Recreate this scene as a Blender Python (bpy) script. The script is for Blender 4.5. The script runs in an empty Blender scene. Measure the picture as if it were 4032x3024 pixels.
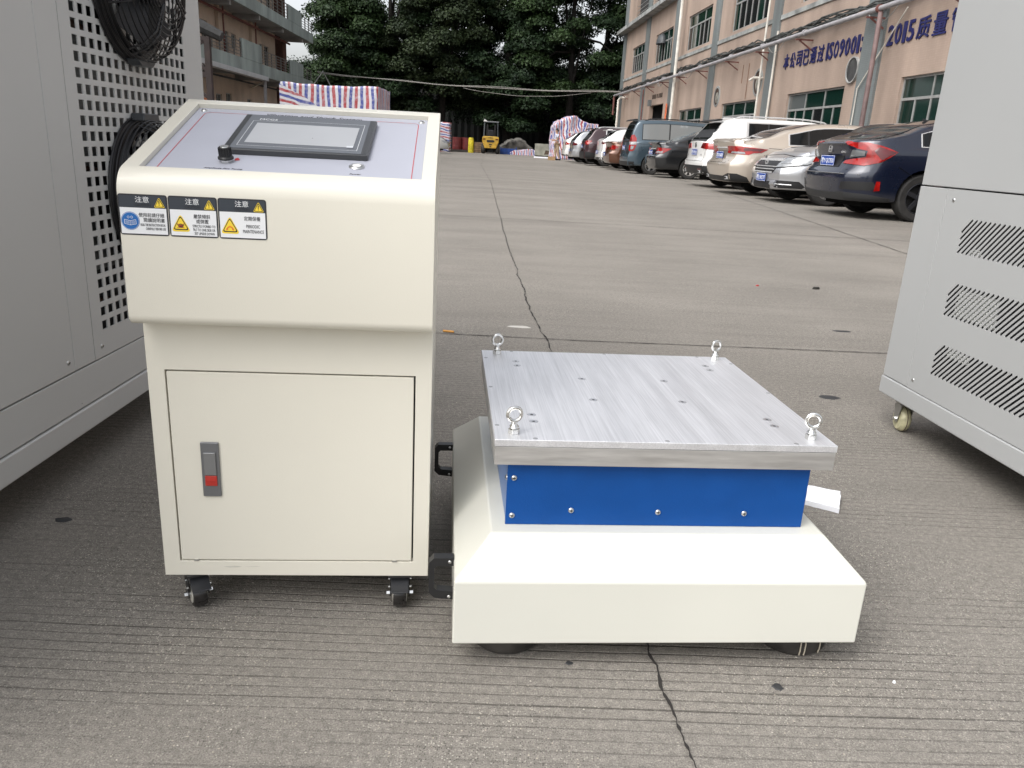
import bpy, bmesh, math, random
import numpy as np
from mathutils import Vector, Matrix
from mathutils.bvhtree import BVHTree
from mathutils.geometry import delaunay_2d_cdt

random.seed(7); np.random.seed(7)
S = bpy.context.scene
C = S.collection
R = math.radians

# ------------------------------------------------------------ camera
PITCH, ROLL, FPX = R(17.15), R(3.072), 3056.8
cp, sp, cr, sr = math.cos(PITCH), math.sin(PITCH), math.cos(ROLL), math.sin(ROLL)
rt = Vector((1, 0, 0)); fw = Vector((0, cp, -sp)); dn = Vector((0, -sp, -cp))
cx_, cy_ = cr*rt - sr*dn, sr*rt + cr*dn
cam = bpy.data.cameras.new('camera'); camo = bpy.data.objects.new('camera', cam); C.objects.link(camo)
cam.sensor_width = 36; cam.lens = 36*FPX/4032; cam.clip_start = .02; cam.clip_end = 900
m = Matrix.Identity(4)
for i in range(3):
    m[i][0] = cx_[i]; m[i][1] = -cy_[i]; m[i][2] = -fw[i]
m[0][3], m[1][3], m[2][3] = 0, 0, .753
camo.matrix_world = m
S.camera = camo

# ------------------------------------------------------------ overcast sky and soft sun
W = bpy.data.worlds.new('World'); S.world = W; W.use_nodes = True
wn = W.node_tree; wn.nodes.clear()
sky = wn.nodes.new('ShaderNodeTexSky'); sky.sky_type = 'NISHITA'; sky.sun_disc = False
SUN_EL, SUN_AZ = R(50), R(-130)
sky.sun_elevation = SUN_EL; sky.sun_rotation = SUN_AZ; sky.air_density = 1.0; sky.dust_density = 4; sky.ozone_density = 1.0
hs = wn.nodes.new('ShaderNodeHueSaturation'); hs.inputs['Saturation'].default_value = .22
bg = wn.nodes.new('ShaderNodeBackground'); bg.inputs[1].default_value = .15
wo = wn.nodes.new('ShaderNodeOutputWorld')
wn.links.new(sky.outputs[0], hs.inputs['Color']); wn.links.new(hs.outputs[0], bg.inputs[0]); wn.links.new(bg.outputs[0], wo.inputs[0])
sun = bpy.data.lights.new('sun', 'SUN'); sun.energy = .8; sun.angle = R(50); sun.color = (1, .98, .95)
suno = bpy.data.objects.new('sun', sun); C.objects.link(suno)
d = Vector((math.sin(SUN_AZ)*math.cos(SUN_EL), math.cos(SUN_AZ)*math.cos(SUN_EL), math.sin(SUN_EL)))
suno.rotation_euler = d.to_track_quat('Z', 'Y').to_euler()
S.view_settings.view_transform = 'Standard'; S.view_settings.look = 'None'
S.view_settings.exposure = .90; S.view_settings.gamma = 1; S.view_settings.use_curve_mapping = False
S.render.engine = 'CYCLES'
S.cycles.max_bounces = 8; S.cycles.diffuse_bounces = 4

# ------------------------------------------------------------ materials
MATS = {}
def mat(name, col, rough=.5, metal=0., var=0., vscale=6., bump=0., bscale=200., coat=0., spec=.5, stretch=(1, 1, 1), trans=0., detail=4):
    if name in MATS: return MATS[name]
    m = bpy.data.materials.new(name); m.use_nodes = True; MATS[name] = m
    nt = m.node_tree; b = nt.nodes['Principled BSDF']
    b.inputs['Base Color'].default_value = (*col, 1); b.inputs['Roughness'].default_value = rough
    b.inputs['Metallic'].default_value = metal; b.inputs['Coat Weight'].default_value = coat
    b.inputs['Coat Roughness'].default_value = .05
    b.inputs['Specular IOR Level'].default_value = spec
    if trans: b.inputs['Transmission Weight'].default_value = trans
    if var or bump:
        tc = nt.nodes.new('ShaderNodeTexCoord'); mp = nt.nodes.new('ShaderNodeMapping'); mp.inputs['Scale'].default_value = stretch
        nt.links.new(tc.outputs['Object'], mp.inputs[0])
    if var:
        n = nt.nodes.new('ShaderNodeTexNoise'); n.inputs['Scale'].default_value = vscale; n.inputs['Detail'].default_value = detail
        nt.links.new(mp.outputs[0], n.inputs['Vector'])
        mr = nt.nodes.new('ShaderNodeMapRange'); mr.inputs['From Min'].default_value = .3; mr.inputs['From Max'].default_value = .7
        mr.inputs['To Min'].default_value = 1-var; mr.inputs['To Max'].default_value = 1+var
        nt.links.new(n.outputs['Fac'], mr.inputs['Value'])
        mx = nt.nodes.new('ShaderNodeMix'); mx.data_type = 'RGBA'; mx.blend_type = 'MULTIPLY'; mx.inputs['Factor'].default_value = 1
        mx.inputs[6].default_value = (*col, 1); nt.links.new(mr.outputs[0], mx.inputs[7]); nt.links.new(mx.outputs[2], b.inputs['Base Color'])
        mr2 = nt.nodes.new('ShaderNodeMapRange'); mr2.inputs['To Min'].default_value = max(rough-.08, .02); mr2.inputs['To Max'].default_value = min(rough+.08, 1)
        nt.links.new(n.outputs['Fac'], mr2.inputs['Value']); nt.links.new(mr2.outputs[0], b.inputs['Roughness'])
    if bump:
        n2 = nt.nodes.new('ShaderNodeTexNoise'); n2.inputs['Scale'].default_value = bscale; n2.inputs['Detail'].default_value = 3
        nt.links.new(mp.outputs[0], n2.inputs['Vector'])
        bp = nt.nodes.new('ShaderNodeBump'); bp.inputs['Strength'].default_value = bump; bp.inputs['Distance'].default_value = .002
        nt.links.new(n2.outputs['Fac'], bp.inputs['Height']); nt.links.new(bp.outputs[0], b.inputs['Normal'])
    return m

def tile_mat(name, col, mortar, tw, th, var=.12, stain=.25):
    m = bpy.data.materials.new(name); m.use_nodes = True; MATS[name] = m
    nt = m.node_tree; b = nt.nodes['Principled BSDF']; b.inputs['Roughness'].default_value = .55
    tc = nt.nodes.new('ShaderNodeTexCoord')
    sx = nt.nodes.new('ShaderNodeSeparateXYZ'); nt.links.new(tc.outputs['Object'], sx.inputs[0])
    ad = nt.nodes.new('ShaderNodeMath'); ad.operation = 'ADD'; nt.links.new(sx.outputs[0], ad.inputs[0]); nt.links.new(sx.outputs[1], ad.inputs[1])
    cb = nt.nodes.new('ShaderNodeCombineXYZ'); nt.links.new(ad.outputs[0], cb.inputs[0]); nt.links.new(sx.outputs[2], cb.inputs[1])
    br = nt.nodes.new('ShaderNodeTexBrick'); br.offset = 0; nt.links.new(cb.outputs[0], br.inputs['Vector'])
    br.inputs['Scale'].default_value = 1; br.inputs['Brick Width'].default_value = tw; br.inputs['Row Height'].default_value = th
    br.inputs['Mortar Size'].default_value = th*.09
    br.inputs['Color1'].default_value = (*[c*(1+var) for c in col], 1); br.inputs['Color2'].default_value = (*[c*(1-var) for c in col], 1)
    br.inputs['Mortar'].default_value = (*mortar, 1)
    n = nt.nodes.new('ShaderNodeTexNoise'); n.inputs['Scale'].default_value = .9; n.inputs['Detail'].default_value = 7
    mp = nt.nodes.new('ShaderNodeMapping'); mp.inputs['Scale'].default_value = (1, 1, .25); nt.links.new(tc.outputs['Object'], mp.inputs[0]); nt.links.new(mp.outputs[0], n.inputs['Vector'])
    mr = nt.nodes.new('ShaderNodeMapRange'); mr.inputs['From Min'].default_value = .3; mr.inputs['From Max'].default_value = .7
    mr.inputs['To Min'].default_value = 1-stain; mr.inputs['To Max'].default_value = 1+stain*.5; nt.links.new(n.outputs['Fac'], mr.inputs['Value'])
    mx = nt.nodes.new('ShaderNodeMix'); mx.data_type = 'RGBA'; mx.blend_type = 'MULTIPLY'; mx.inputs['Factor'].default_value = 1
    nt.links.new(br.outputs['Color'], mx.inputs[6]); nt.links.new(mr.outputs[0], mx.inputs[7])
    # fallen tiles: pale mortar scars
    v = nt.nodes.new('ShaderNodeTexNoise'); v.inputs['Scale'].default_value = 2.2; v.inputs['Detail'].default_value = 9; v.inputs['Roughness'].default_value = .75
    nt.links.new(tc.outputs['Object'], v.inputs['Vector'])
    gt = nt.nodes.new('ShaderNodeMath'); gt.operation = 'GREATER_THAN'; gt.inputs[1].default_value = .70; nt.links.new(v.outputs['Fac'], gt.inputs[0])
    m2 = nt.nodes.new('ShaderNodeMix'); m2.data_type = 'RGBA'; nt.links.new(gt.outputs[0], m2.inputs['Factor']); nt.links.new(mx.outputs[2], m2.inputs[6]); m2.inputs[7].default_value = (.5, .48, .44, 1)
    nt.links.new(m2.outputs[2], b.inputs['Base Color'])
    return m

def ground_mat():
    m = bpy.data.materials.new('concrete_yard'); m.use_nodes = True; nt = m.node_tree; b = nt.nodes['Principled BSDF']
    N = nt.nodes.new; L = nt.links.new
    tc = N('ShaderNodeTexCoord')
    def noise(sc, det, rough=.55, stretch=(1, 1, 1), rot=0):
        mp = N('ShaderNodeMapping'); mp.inputs['Scale'].default_value = stretch; mp.inputs['Rotation'].default_value = (0, 0, rot); L(tc.outputs['Object'], mp.inputs[0])
        n = N('ShaderNodeTexNoise'); n.inputs['Scale'].default_value = sc; n.inputs['Detail'].default_value = det; n.inputs['Roughness'].default_value = rough
        L(mp.outputs[0], n.inputs['Vector']); return n.outputs['Fac']
    def mrange(v, a, b_, c, d_):
        r = N('ShaderNodeMapRange'); r.inputs['From Min'].default_value = a; r.inputs['From Max'].default_value = b_; r.inputs['To Min'].default_value = c; r.inputs['To Max'].default_value = d_
        L(v, r.inputs['Value']); return r.outputs[0]
    def math_(op, a, b_):
        x = N('ShaderNodeMath'); x.operation = op
        for i, q in enumerate((a, b_)):
            if isinstance(q, (int, float)): x.inputs[i].default_value = q
            else: L(q, x.inputs[i])
        return x.outputs[0]
    def mul(ca, f):
        mx = N('ShaderNodeMix'); mx.data_type = 'RGBA'; mx.blend_type = 'MULTIPLY'; mx.inputs['Factor'].default_value = 1
        L(ca, mx.inputs[6]); L(f, mx.inputs[7]); return mx.outputs[2]
    big = noise(.16, 5); mid = noise(1.4, 6, .65, (.55, 1, 1)); fine = noise(80, 4, .75); grain = noise(430, 2, .7)
    cr_ = N('ShaderNodeValToRGB'); cr_.color_ramp.elements[0].position = .3; cr_.color_ramp.elements[1].position = .72
    cr_.color_ramp.elements[0].color = (.206, .190, .168, 1); cr_.color_ramp.elements[1].color = (.262, .241, .213, 1)
    L(big, cr_.inputs[0])
    col = mul(cr_.outputs[0], mrange(mid, .3, .7, .87, 1.11))
    col = mul(col, mrange(fine, .3, .7, .74, 1.24))
    col = mul(col, mrange(grain, .3, .7, .62, 1.36))
    # broom grooves
    mp = N('ShaderNodeMapping'); mp.inputs['Rotation'].default_value = (0, 0, R(-1.6)); L(tc.outputs['Object'], mp.inputs[0])
    wob = N('ShaderNodeTexNoise'); wob.inputs['Scale'].default_value = 1.3; wob.inputs['Detail'].default_value = 3; L(mp.outputs[0], wob.inputs['Vector'])
    sx = N('ShaderNodeSeparateXYZ'); L(mp.outputs[0], sx.inputs[0])
    y = math_('ADD', math_('DIVIDE', sx.outputs[1], .0212), math_('MULTIPLY', wob.outputs['Fac'], 1.1))
    fr = math_('FRACT', y, 0)
    tri = math_('ABSOLUTE', math_('SUBTRACT', fr, .5), 0)
    rag = noise(42, 4, .75, (.35, 1, 1))
    wid = mrange(rag, .35, .65, .07, .20)
    g = math_('LESS_THAN', tri, wid)
    gs = N('ShaderNodeMapRange'); gs.interpolation_type = 'SMOOTHSTEP'; L(tri, gs.inputs['Value']); gs.inputs['From Min'].default_value = .02
    L(wid, gs.inputs['From Max']); gs.inputs['To Min'].default_value = 1; gs.inputs['To Max'].default_value = 0
    mask = mrange(noise(.85, 4, .6, (.6, 1.6, 1)), .4, .56, .08, 1.0)
    # worn band of grooves varies row by row
    rowm = N('ShaderNodeTexWhiteNoise'); rowm.noise_dimensions = '1D'; L(math_('FLOOR', y, 0), rowm.inputs['W'])
    gg = math_('MULTIPLY', math_('MULTIPLY', gs.outputs[0], mask), mrange(rowm.outputs['Value'], 0, 1, .35, 1))
    gm = N('ShaderNodeMix'); gm.data_type = 'RGBA'; gm.blend_type = 'MULTIPLY'; L(math_('MULTIPLY', gg, .66), gm.inputs['Factor']); L(col, gm.inputs[6]); gm.inputs[7].default_value = (.12, .115, .11, 1)
    col = gm.outputs[2]
    # aggregate: pale and dark stones
    for sc, lo, tint, th, prob in ((300, .25, (.47, .445, .39), .38, .80), (190, .2, (.55, .49, .40), .27, .94), (380, .2, (.045, .042, .038), .40, .74), (170, .2, (.06, .055, .05), .25, .94)):
        v = N('ShaderNodeTexVoronoi'); v.inputs['Scale'].default_value = sc; L(tc.outputs['Object'], v.inputs['Vector'])
        s2 = N('ShaderNodeSeparateColor'); L(v.outputs['Color'], s2.inputs[0])
        pr = math_('GREATER_THAN', s2.outputs[0], prob); ds = math_('LESS_THAN', v.outputs['Distance'], th)
        f = math_('MULTIPLY', math_('MULTIPLY', pr, ds), mrange(noise(2.2, 3), .42, .6, .25, .75))
        mm = N('ShaderNodeMix'); mm.data_type = 'RGBA'; L(f, mm.inputs['Factor']); L(col, mm.inputs[6]); mm.inputs[7].default_value = (*tint, 1); col = mm.outputs[2]
    # stains: dark tyre/oil patches
    st = mrange(noise(.55, 6, .7, (.4, 1.5, 1), .06), .56, .72, 1, .8); col = mul(col, st)
    L(col, b.inputs['Base Color']); b.inputs['Roughness'].default_value = .85; b.inputs['Specular IOR Level'].default_value = .3
    hgt = math_('SUBTRACT', math_('ADD', math_('MULTIPLY', fine, .5), math_('MULTIPLY', grain, .35)), math_('MULTIPLY', gg, 1.0))
    bp = N('ShaderNodeBump'); bp.inputs['Strength'].default_value = .8; bp.inputs['Distance'].default_value = .0025; L(hgt, bp.inputs['Height']); L(bp.outputs[0], b.inputs['Normal'])
    return m

def brushed(name, col):
    m = bpy.data.materials.new(name); m.use_nodes = True; nt = m.node_tree; b = nt.nodes['Principled BSDF']; N = nt.nodes.new; L = nt.links.new
    tc = N('ShaderNodeTexCoord'); b.inputs['Metallic'].default_value = .85
    out = []
    for sc, st in ((1, (420, 6, 420)), (1, (45, 1.8, 45)), (1, (5, 2.2, 5))):
        mp = N('ShaderNodeMapping'); mp.inputs['Scale'].default_value = st; mp.inputs['Rotation'].default_value = (0, 0, R(4)); L(tc.outputs['Object'], mp.inputs[0])
        n = N('ShaderNodeTexNoise'); n.inputs['Scale'].default_value = sc; n.inputs['Detail'].default_value = 5; n.inputs['Roughness'].default_value = .6; L(mp.outputs[0], n.inputs['Vector']); out.append(n.outputs['Fac'])
    c = None
    for f, a in zip(out, (.12, .075, .08)):
        r = N('ShaderNodeMapRange'); r.inputs['From Min'].default_value = .3; r.inputs['From Max'].default_value = .7; r.inputs['To Min'].default_value = 1-a; r.inputs['To Max'].default_value = 1+a*.6; L(f, r.inputs['Value'])
        mx = N('ShaderNodeMix'); mx.data_type = 'RGBA'; mx.blend_type = 'MULTIPLY'; mx.inputs['Factor'].default_value = 1
        if c is None: mx.inputs[6].default_value = (*col, 1)
        else: L(c, mx.inputs[6])
        L(r.outputs[0], mx.inputs[7]); c = mx.outputs[2]
    L(c, b.inputs['Base Color'])
    r = N('ShaderNodeMapRange'); r.inputs['To Min'].default_value = .38; r.inputs['To Max'].default_value = .62; L(out[1], r.inputs['Value']); L(r.outputs[0], b.inputs['Roughness'])
    bp = N('ShaderNodeBump'); bp.inputs['Strength'].default_value = .25; bp.inputs['Distance'].default_value = .0004; L(out[0], bp.inputs['Height']); L(bp.outputs[0], b.inputs['Normal'])
    MATS[name] = m; return m

def stripe_mat(name, period, axis=0, tilt=0., wob=.25, shade=.0, zx=0.):
    m = bpy.data.materials.new(name); m.use_nodes = True; nt = m.node_tree; b = nt.nodes['Principled BSDF']; N = nt.nodes.new; L = nt.links.new
    tc = N('ShaderNodeTexCoord'); sx = N('ShaderNodeSeparateXYZ'); L(tc.outputs['Object'], sx.inputs[0])
    n = N('ShaderNodeTexNoise'); n.inputs['Scale'].default_value = 1.6; n.inputs['Detail'].default_value = 3; L(tc.outputs['Object'], n.inputs['Vector'])
    def ma(op, a, b_):
        x = N('ShaderNodeMath'); x.operation = op
        for i, q in enumerate((a, b_)):
            if isinstance(q, (int, float)): x.inputs[i].default_value = q
            else: L(q, x.inputs[i])
        return x.outputs[0]
    a = ma('ADD', sx.outputs[axis], ma('MULTIPLY', sx.outputs[2 if axis != 2 else 0], tilt))
    a = ma('ADD', a, ma('MULTIPLY', sx.outputs[1 if axis != 1 else 0], 1.0 if axis != 2 else 0.0))
    a = ma('ADD', a, ma('MULTIPLY', ma('SUBTRACT', n.outputs['Fac'], .5), wob))
    f = ma('FRACT', ma('DIVIDE', a, period), 0)
    cr_ = N('ShaderNodeValToRGB'); cr_.color_ramp.interpolation = 'CONSTANT'; e = cr_.color_ramp.elements
    W_ = (.66, .66, .70, 1)
    e[0].position = 0; e[0].color = (.42, .07, .075, 1); e[1].position = .27; e[1].color = W_
    q = e.new(.5); q.color = (.075, .095, .33, 1); q = e.new(.77); q.color = W_
    L(f, cr_.inputs[0])
    n2 = N('ShaderNodeTexNoise'); n2.inputs['Scale'].default_value = 9; n2.inputs['Detail'].default_value = 5; L(tc.outputs['Object'], n2.inputs['Vector'])
    mx = N('ShaderNodeMix'); mx.data_type = 'RGBA'; mx.inputs[7].default_value = (.62, .6, .66, 1); L(cr_.outputs[0], mx.inputs[6])
    mr = N('ShaderNodeMapRange'); mr.inputs['From Min'].default_value = .45; mr.inputs['From Max'].default_value = .7; mr.inputs['To Max'].default_value = .45; L(n2.outputs['Fac'], mr.inputs['Value']); L(mr.outputs[0], mx.inputs['Factor'])
    L(mx.outputs[2], b.inputs['Base Color']); b.inputs['Roughness'].default_value = .45
    bp = N('ShaderNodeBump'); bp.inputs['Strength'].default_value = .7; bp.inputs['Distance'].default_value = .03; L(n2.outputs['Fac'], bp.inputs['Height']); L(bp.outputs[0], b.inputs['Normal'])
    return m

def leaf_mat(name, c1, c2):
    m = bpy.data.materials.new(name); m.use_nodes = True; nt = m.node_tree; b = nt.nodes['Principled BSDF']; N = nt.nodes.new; L = nt.links.new
    tc = N('ShaderNodeTexCoord'); n = N('ShaderNodeTexNoise'); n.inputs['Scale'].default_value = .7; n.inputs['Detail'].default_value = 8; n.inputs['Roughness'].default_value = .7; L(tc.outputs['Object'], n.inputs['Vector'])
    cr_ = N('ShaderNodeValToRGB'); cr_.color_ramp.elements[0].position = .36; cr_.color_ramp.elements[1].position = .66
    cr_.color_ramp.elements[0].color = (*c1, 1); cr_.color_ramp.elements[1].color = (*c2, 1)
    L(n.outputs['Fac'], cr_.inputs[0]); L(cr_.outputs[0], b.inputs['Base Color']); b.inputs['Roughness'].default_value = .6
    b.inputs['Specular IOR Level'].default_value = .25
    MATS[name] = m; return m

cream = mat('cream_powder_coat', (.72, .69, .595), .30, var=.035, vscale=2.2, bump=.10, bscale=700, coat=.15)
cream2 = mat('pale_cream_powder_coat', (.655, .648, .58), .32, var=.035, vscale=2.2, bump=.10, bscale=700, coat=.15)
grey = mat('light_grey_powder_coat', (.385, .392, .390), .42, var=.03, vscale=1.5, bump=.08, bscale=600)
greyL = mat('grey_powder_coat', (.60, .605, .598), .45, var=.03, vscale=1.5, bump=.08, bscale=600)
dark = mat('dark_gap', (.012, .012, .013), .8)
inner = mat('machine_interior', (.05, .052, .055), .7, var=.4, vscale=9)
fins = mat('condenser_fins', (.20, .205, .20), .5, .3, var=.2, vscale=3, stretch=(1, 1, 60))
blackm = mat('black_painted_wire', (.012, .012, .014), .38)
blackp = mat('black_plastic', (.015, .015, .016), .42, bump=.1, bscale=300)
rubber = mat('black_rubber', (.016, .015, .015), .75, var=.4, vscale=40, bump=.4, bscale=120)
chrome = mat('bright_zinc', (.72, .72, .70), .22, 1.0, var=.12, vscale=60)
steel = mat('stainless', (.62, .62, .61), .28, 1.0)
alu = brushed('brushed_aluminium', (.88, .88, .90))
alue = mat('aluminium_edge', (.68, .67, .655), .42, .9, var=.14, vscale=14, stretch=(1, 1, 9))
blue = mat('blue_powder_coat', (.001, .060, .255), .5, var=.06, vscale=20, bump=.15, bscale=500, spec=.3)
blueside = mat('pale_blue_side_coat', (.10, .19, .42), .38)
lav = mat('lavender_panel', (.42, .43, .49), .5, var=.02, vscale=20, bump=.05, bscale=900)
hmi_d = mat('graphite_plastic', (.045, .047, .05), .36, bump=.1, bscale=600)
hmi_m = mat('grey_bezel_film', (.115, .125, .142), .5, var=.05, vscale=20)
scr = mat('screen_film', (.40, .41, .425), .35, var=.04, vscale=12)
redp = mat('red_print', (.5, .03, .035), .45)
inkb = mat('black_print', (.02, .02, .025), .5)
inkw = mat('white_print', (.78, .79, .8), .5)
slate = mat('slate_print', (.03, .038, .05), .45)
yel = mat('yellow_print', (.85, .62, .04), .5)
blup = mat('blue_print', (.01, .13, .42), .5)
orgp = mat('orange_print', (.75, .13, .03), .5)
latchg = mat('grey_cast_latch', (.20, .205, .215), .35, .6)
latchr = mat('red_latch_button', (.45, .035, .025), .4)
nylon = mat('cream_nylon_wheel', (.50, .47, .30), .45, var=.25, vscale=60)
foam = mat('white_polystyrene', (.85, .86, .9), .8, bump=.5, bscale=250)
white = mat('white_plastic', (.75, .74, .72), .4)

# ------------------------------------------------------------ helpers
def setp(o, label=None, cat=None, group=None, kind=None):
    if label: o['label'] = label
    if cat: o['category'] = cat
    if group: o['group'] = group
    if kind: o['kind'] = kind
    return o

def thing(name, label, cat, loc=(0, 0, 0), rz=0, group=None):
    o = bpy.data.objects.new(name, None); C.objects.link(o); o.location = loc; o.rotation_euler = (0, 0, rz)
    o.empty_display_size = .1
    return setp(o, label, cat, group)

class MB:
    def __init__(s, M=None): s.v = []; s.f = []; s.m = []; s.M = M; s.mi = 0
    def add(s, vs, fs):
        o = len(s.v)
        for p in vs:
            p = Vector(p)
            if s.M is not None: p = s.M @ p
            s.v.append(p)
        for f in fs: s.f.append(tuple(i+o for i in f)); s.m.append(s.mi)
        return s
    def box(s, x0, x1, y0, y1, z0, z1):
        vs = [(x, y, z) for z in (z0, z1) for y in (y0, y1) for x in (x0, x1)]
        return s.add(vs, [(0, 2, 3, 1), (4, 5, 7, 6), (0, 1, 5, 4), (2, 6, 7, 3), (0, 4, 6, 2), (1, 3, 7, 5)])
    def obox(s, p, q, w, h, up=(0, 0, 1)):
        p, q = Vector(p), Vector(q); d = (q-p).normalized(); u = Vector(up); a = d.cross(u)
        if a.length < 1e-4: a = d.cross(Vector((1, 0, 0)))
        a.normalize(); b = a.cross(d).normalized()
        vs = [e + a*sx*w/2 + b*sz*h/2 for e in (p, q) for sz in (-1, 1) for sx in (-1, 1)]
        return s.add(vs, [(0, 1, 3, 2), (4, 6, 7, 5), (0, 4, 5, 1), (2, 3, 7, 6), (0, 2, 6, 4), (1, 5, 7, 3)])
    def prism(s, poly, ax, a0, a1):
        # poly in the plane of the two other axes, in order (x,y),(x,z),(y,z)
        n = len(poly)
        def P(p, a):
            return {0: (a, p[0], p[1]), 1: (p[0], a, p[1]), 2: (p[0], p[1], a)}[ax]
        vs = [P(p, a0) for p in poly]+[P(p, a1) for p in poly]
        fs = [tuple(range(n))[::-1], tuple(range(n, 2*n))]+[(i, (i+1) % n, (i+1) % n+n, i+n) for i in range(n)]
        return s.add(vs, fs)
    def lathe(s, prof, c=(0, 0, 0), ax=2, n=24, closed=False, cap=True):
        vs = []; fs = []; k = len(prof)
        for i in range(n):
            t = 2*math.pi*i/n; ca, sa = math.cos(t), math.sin(t)
            for r, h in prof:
                p = {2: (r*ca, r*sa, h), 1: (r*ca, h, r*sa), 0: (h, r*ca, r*sa)}[ax]
                vs.append((p[0]+c[0], p[1]+c[1], p[2]+c[2]))
        kk = k if closed else k-1
        for i in range(n):
            for j in range(kk):
                a, b = i*k+j, i*k+(j+1) % k; c2, d2 = ((i+1) % n)*k+(j+1) % k, ((i+1) % n)*k+j
                fs.append((a, b, c2, d2))
        if not closed and cap:
            for j in (0, k-1):
                if prof[j][0] > 1e-6: fs.append(tuple(i*k+j for i in range(n)))
        return s.add(vs, fs)
    def cyl(s, c, r, h, ax=2, n=20, r2=None):
        r2 = r if r2 is None else r2
        return s.lathe([(r, 0), (r2, h)], c, ax, n)
    def torus(s, c, R_, r, ax=2, n=28, k=8, a0=0):
        prof = [(R_+r*math.cos(2*math.pi*j/k), r*math.sin(2*math.pi*j/k)) for j in range(k)]
        return s.lathe(prof, c, ax, n, closed=True)
    def tube(s, pts, r, n=6):
        pts = [Vector(p) for p in pts]; vs = []; fs = []; pa = None
        for i, p in enumerate(pts):
            d = (pts[min(i+1, len(pts)-1)]-pts[max(i-1, 0)]).normalized()
            if pa is None: pa = d.orthogonal().normalized()
            a = (pa-d*pa.dot(d)); a = a.normalized() if a.length > 1e-5 else d.orthogonal().normalized(); pa = a; b = d.cross(a)
            rr = r[i] if isinstance(r, (list, tuple)) else r
            for j in range(n):
                t = 2*math.pi*j/n; vs.append(p+(a*math.cos(t)+b*math.sin(t))*rr)
        for i in range(len(pts)-1):
            for j in range(n): fs.append((i*n+j, i*n+(j+1) % n, (i+1)*n+(j+1) % n, (i+1)*n+j))
        fs.append(tuple(range(n))[::-1]); fs.append(tuple(range((len(pts)-1)*n, len(pts)*n)))
        return s.add(vs, fs)
    def dome(s, c, r, h, ax=2, n=14, sgn=1):
        prof = [(r*math.cos(t), sgn*h*math.sin(t)) for t in (0, .4, .8, 1.2, 1.5)]+[(0.0001, sgn*h)]
        return s.lathe(prof, c, ax, n)
    def mesh(s, name, org=(0, 0, 0)):
        me = bpy.data.meshes.new(name); o = Vector(org)
        me.from_pydata([tuple(p-o) for p in s.v], [], s.f); return me
    def build(s, name, mats, parent=None, org=(0, 0, 0), bevel=0, seg=2, smooth=True, angle=35, fix=True, label=None, kind=None, cat=None, group=None, loc=None, rz=0):
        me = s.mesh(name, org)
        if not isinstance(mats, (list, tuple)): mats = [mats]
        for mm in mats: me.materials.append(mm)
        me.polygons.foreach_set('material_index', s.m)
        if fix:
            bm = bmesh.new(); bm.from_mesh(me); bmesh.ops.recalc_face_normals(bm, faces=bm.faces); bm.to_mesh(me); bm.free()
        if smooth:
            me.polygons.foreach_set('use_smooth', [True]*len(me.polygons)); me.set_sharp_from_angle(angle=R(angle))
        o = bpy.data.objects.new(name, me); C.objects.link(o); o.parent = parent
        if loc is not None: o.location = loc
        o.rotation_euler = (0, 0, rz)
        if bevel:
            b = o.modifiers.new('bevel', 'BEVEL'); b.width = bevel; b.segments = seg; b.limit_method = 'ANGLE'; b.angle_limit = R(30); b.harden_normals = True
        return setp(o, label, cat, group, kind)

def copyo(o, parent=None):
    c = o.copy(); C.objects.link(c); c.parent = parent
    for k in list(o.children): copyo(k, c)
    return c

def carve(o, cutter):
    """cut the cutter's volume out of o and keep only the result"""
    cm = cutter.mesh('cut'); bm = bmesh.new(); bm.from_mesh(cm); bmesh.ops.recalc_face_normals(bm, faces=bm.faces); bm.to_mesh(cm); bm.free()
    cm.materials.append(dark)
    co = bpy.data.objects.new('cut', cm); C.objects.link(co)
    co.parent = o.parent
    md = o.modifiers.new('b', 'BOOLEAN'); md.operation = 'DIFFERENCE'; md.solver = 'EXACT'; md.object = co; md.use_self = False
    dg = bpy.context.evaluated_depsgraph_get(); dg.update()
    me = bpy.data.meshes.new_from_object(o.evaluated_get(dg)); o.modifiers.remove(md)
    old = o.data; o.data = me; bpy.data.objects.remove(co); bpy.data.meshes.remove(cm); bpy.data.meshes.remove(old)
    return o

def text(body, M, w, h, matl, name, parent, ext=.0002, shear=0, label=None, bold=0):
    """text whose lower left corner is M's origin, fitted to w x h (w or h None = keep proportion)"""
    c = bpy.data.curves.new('t', 'FONT'); c.body = body; c.extrude = 0.02; c.resolution_u = 2; c.shear = shear; c.offset = bold
    o = bpy.data.objects.new('t', c); C.objects.link(o)
    dg = bpy.context.evaluated_depsgraph_get(); me = bpy.data.meshes.new_from_object(o.evaluated_get(dg)); bpy.data.objects.remove(o); bpy.data.curves.remove(c)
    n = len(me.vertices); a = np.empty(n*3, 'f'); me.vertices.foreach_get('co', a); a = a.reshape(-1, 3)
    mn, mx = a.min(0), a.max(0); sx = w/(mx[0]-mn[0]) if w else None; sy = h/(mx[1]-mn[1]) if h else None
    if sx is None: sx = sy
    if sy is None: sy = sx
    a[:, 0] = (a[:, 0]-mn[0])*sx; a[:, 1] = (a[:, 1]-mn[1])*sy; a[:, 2] = np.where(a[:, 2] > 0, ext, 0)
    Mn = np.array(M); a = a@Mn[:3, :3].T+Mn[:3, 3]
    me.vertices.foreach_set('co', a.ravel()); me.materials.clear(); me.materials.append(matl); me.update()
    t = bpy.data.objects.new(name, me); C.objects.link(t); t.parent = parent
    if label: t['label'] = label
    return t

def frame(o, x, y, z):
    M = Matrix.Identity(4)
    for i in range(3): M[i][0] = x[i]; M[i][1] = y[i]; M[i][2] = z[i]; M[i][3] = o[i]
    return M

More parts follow.
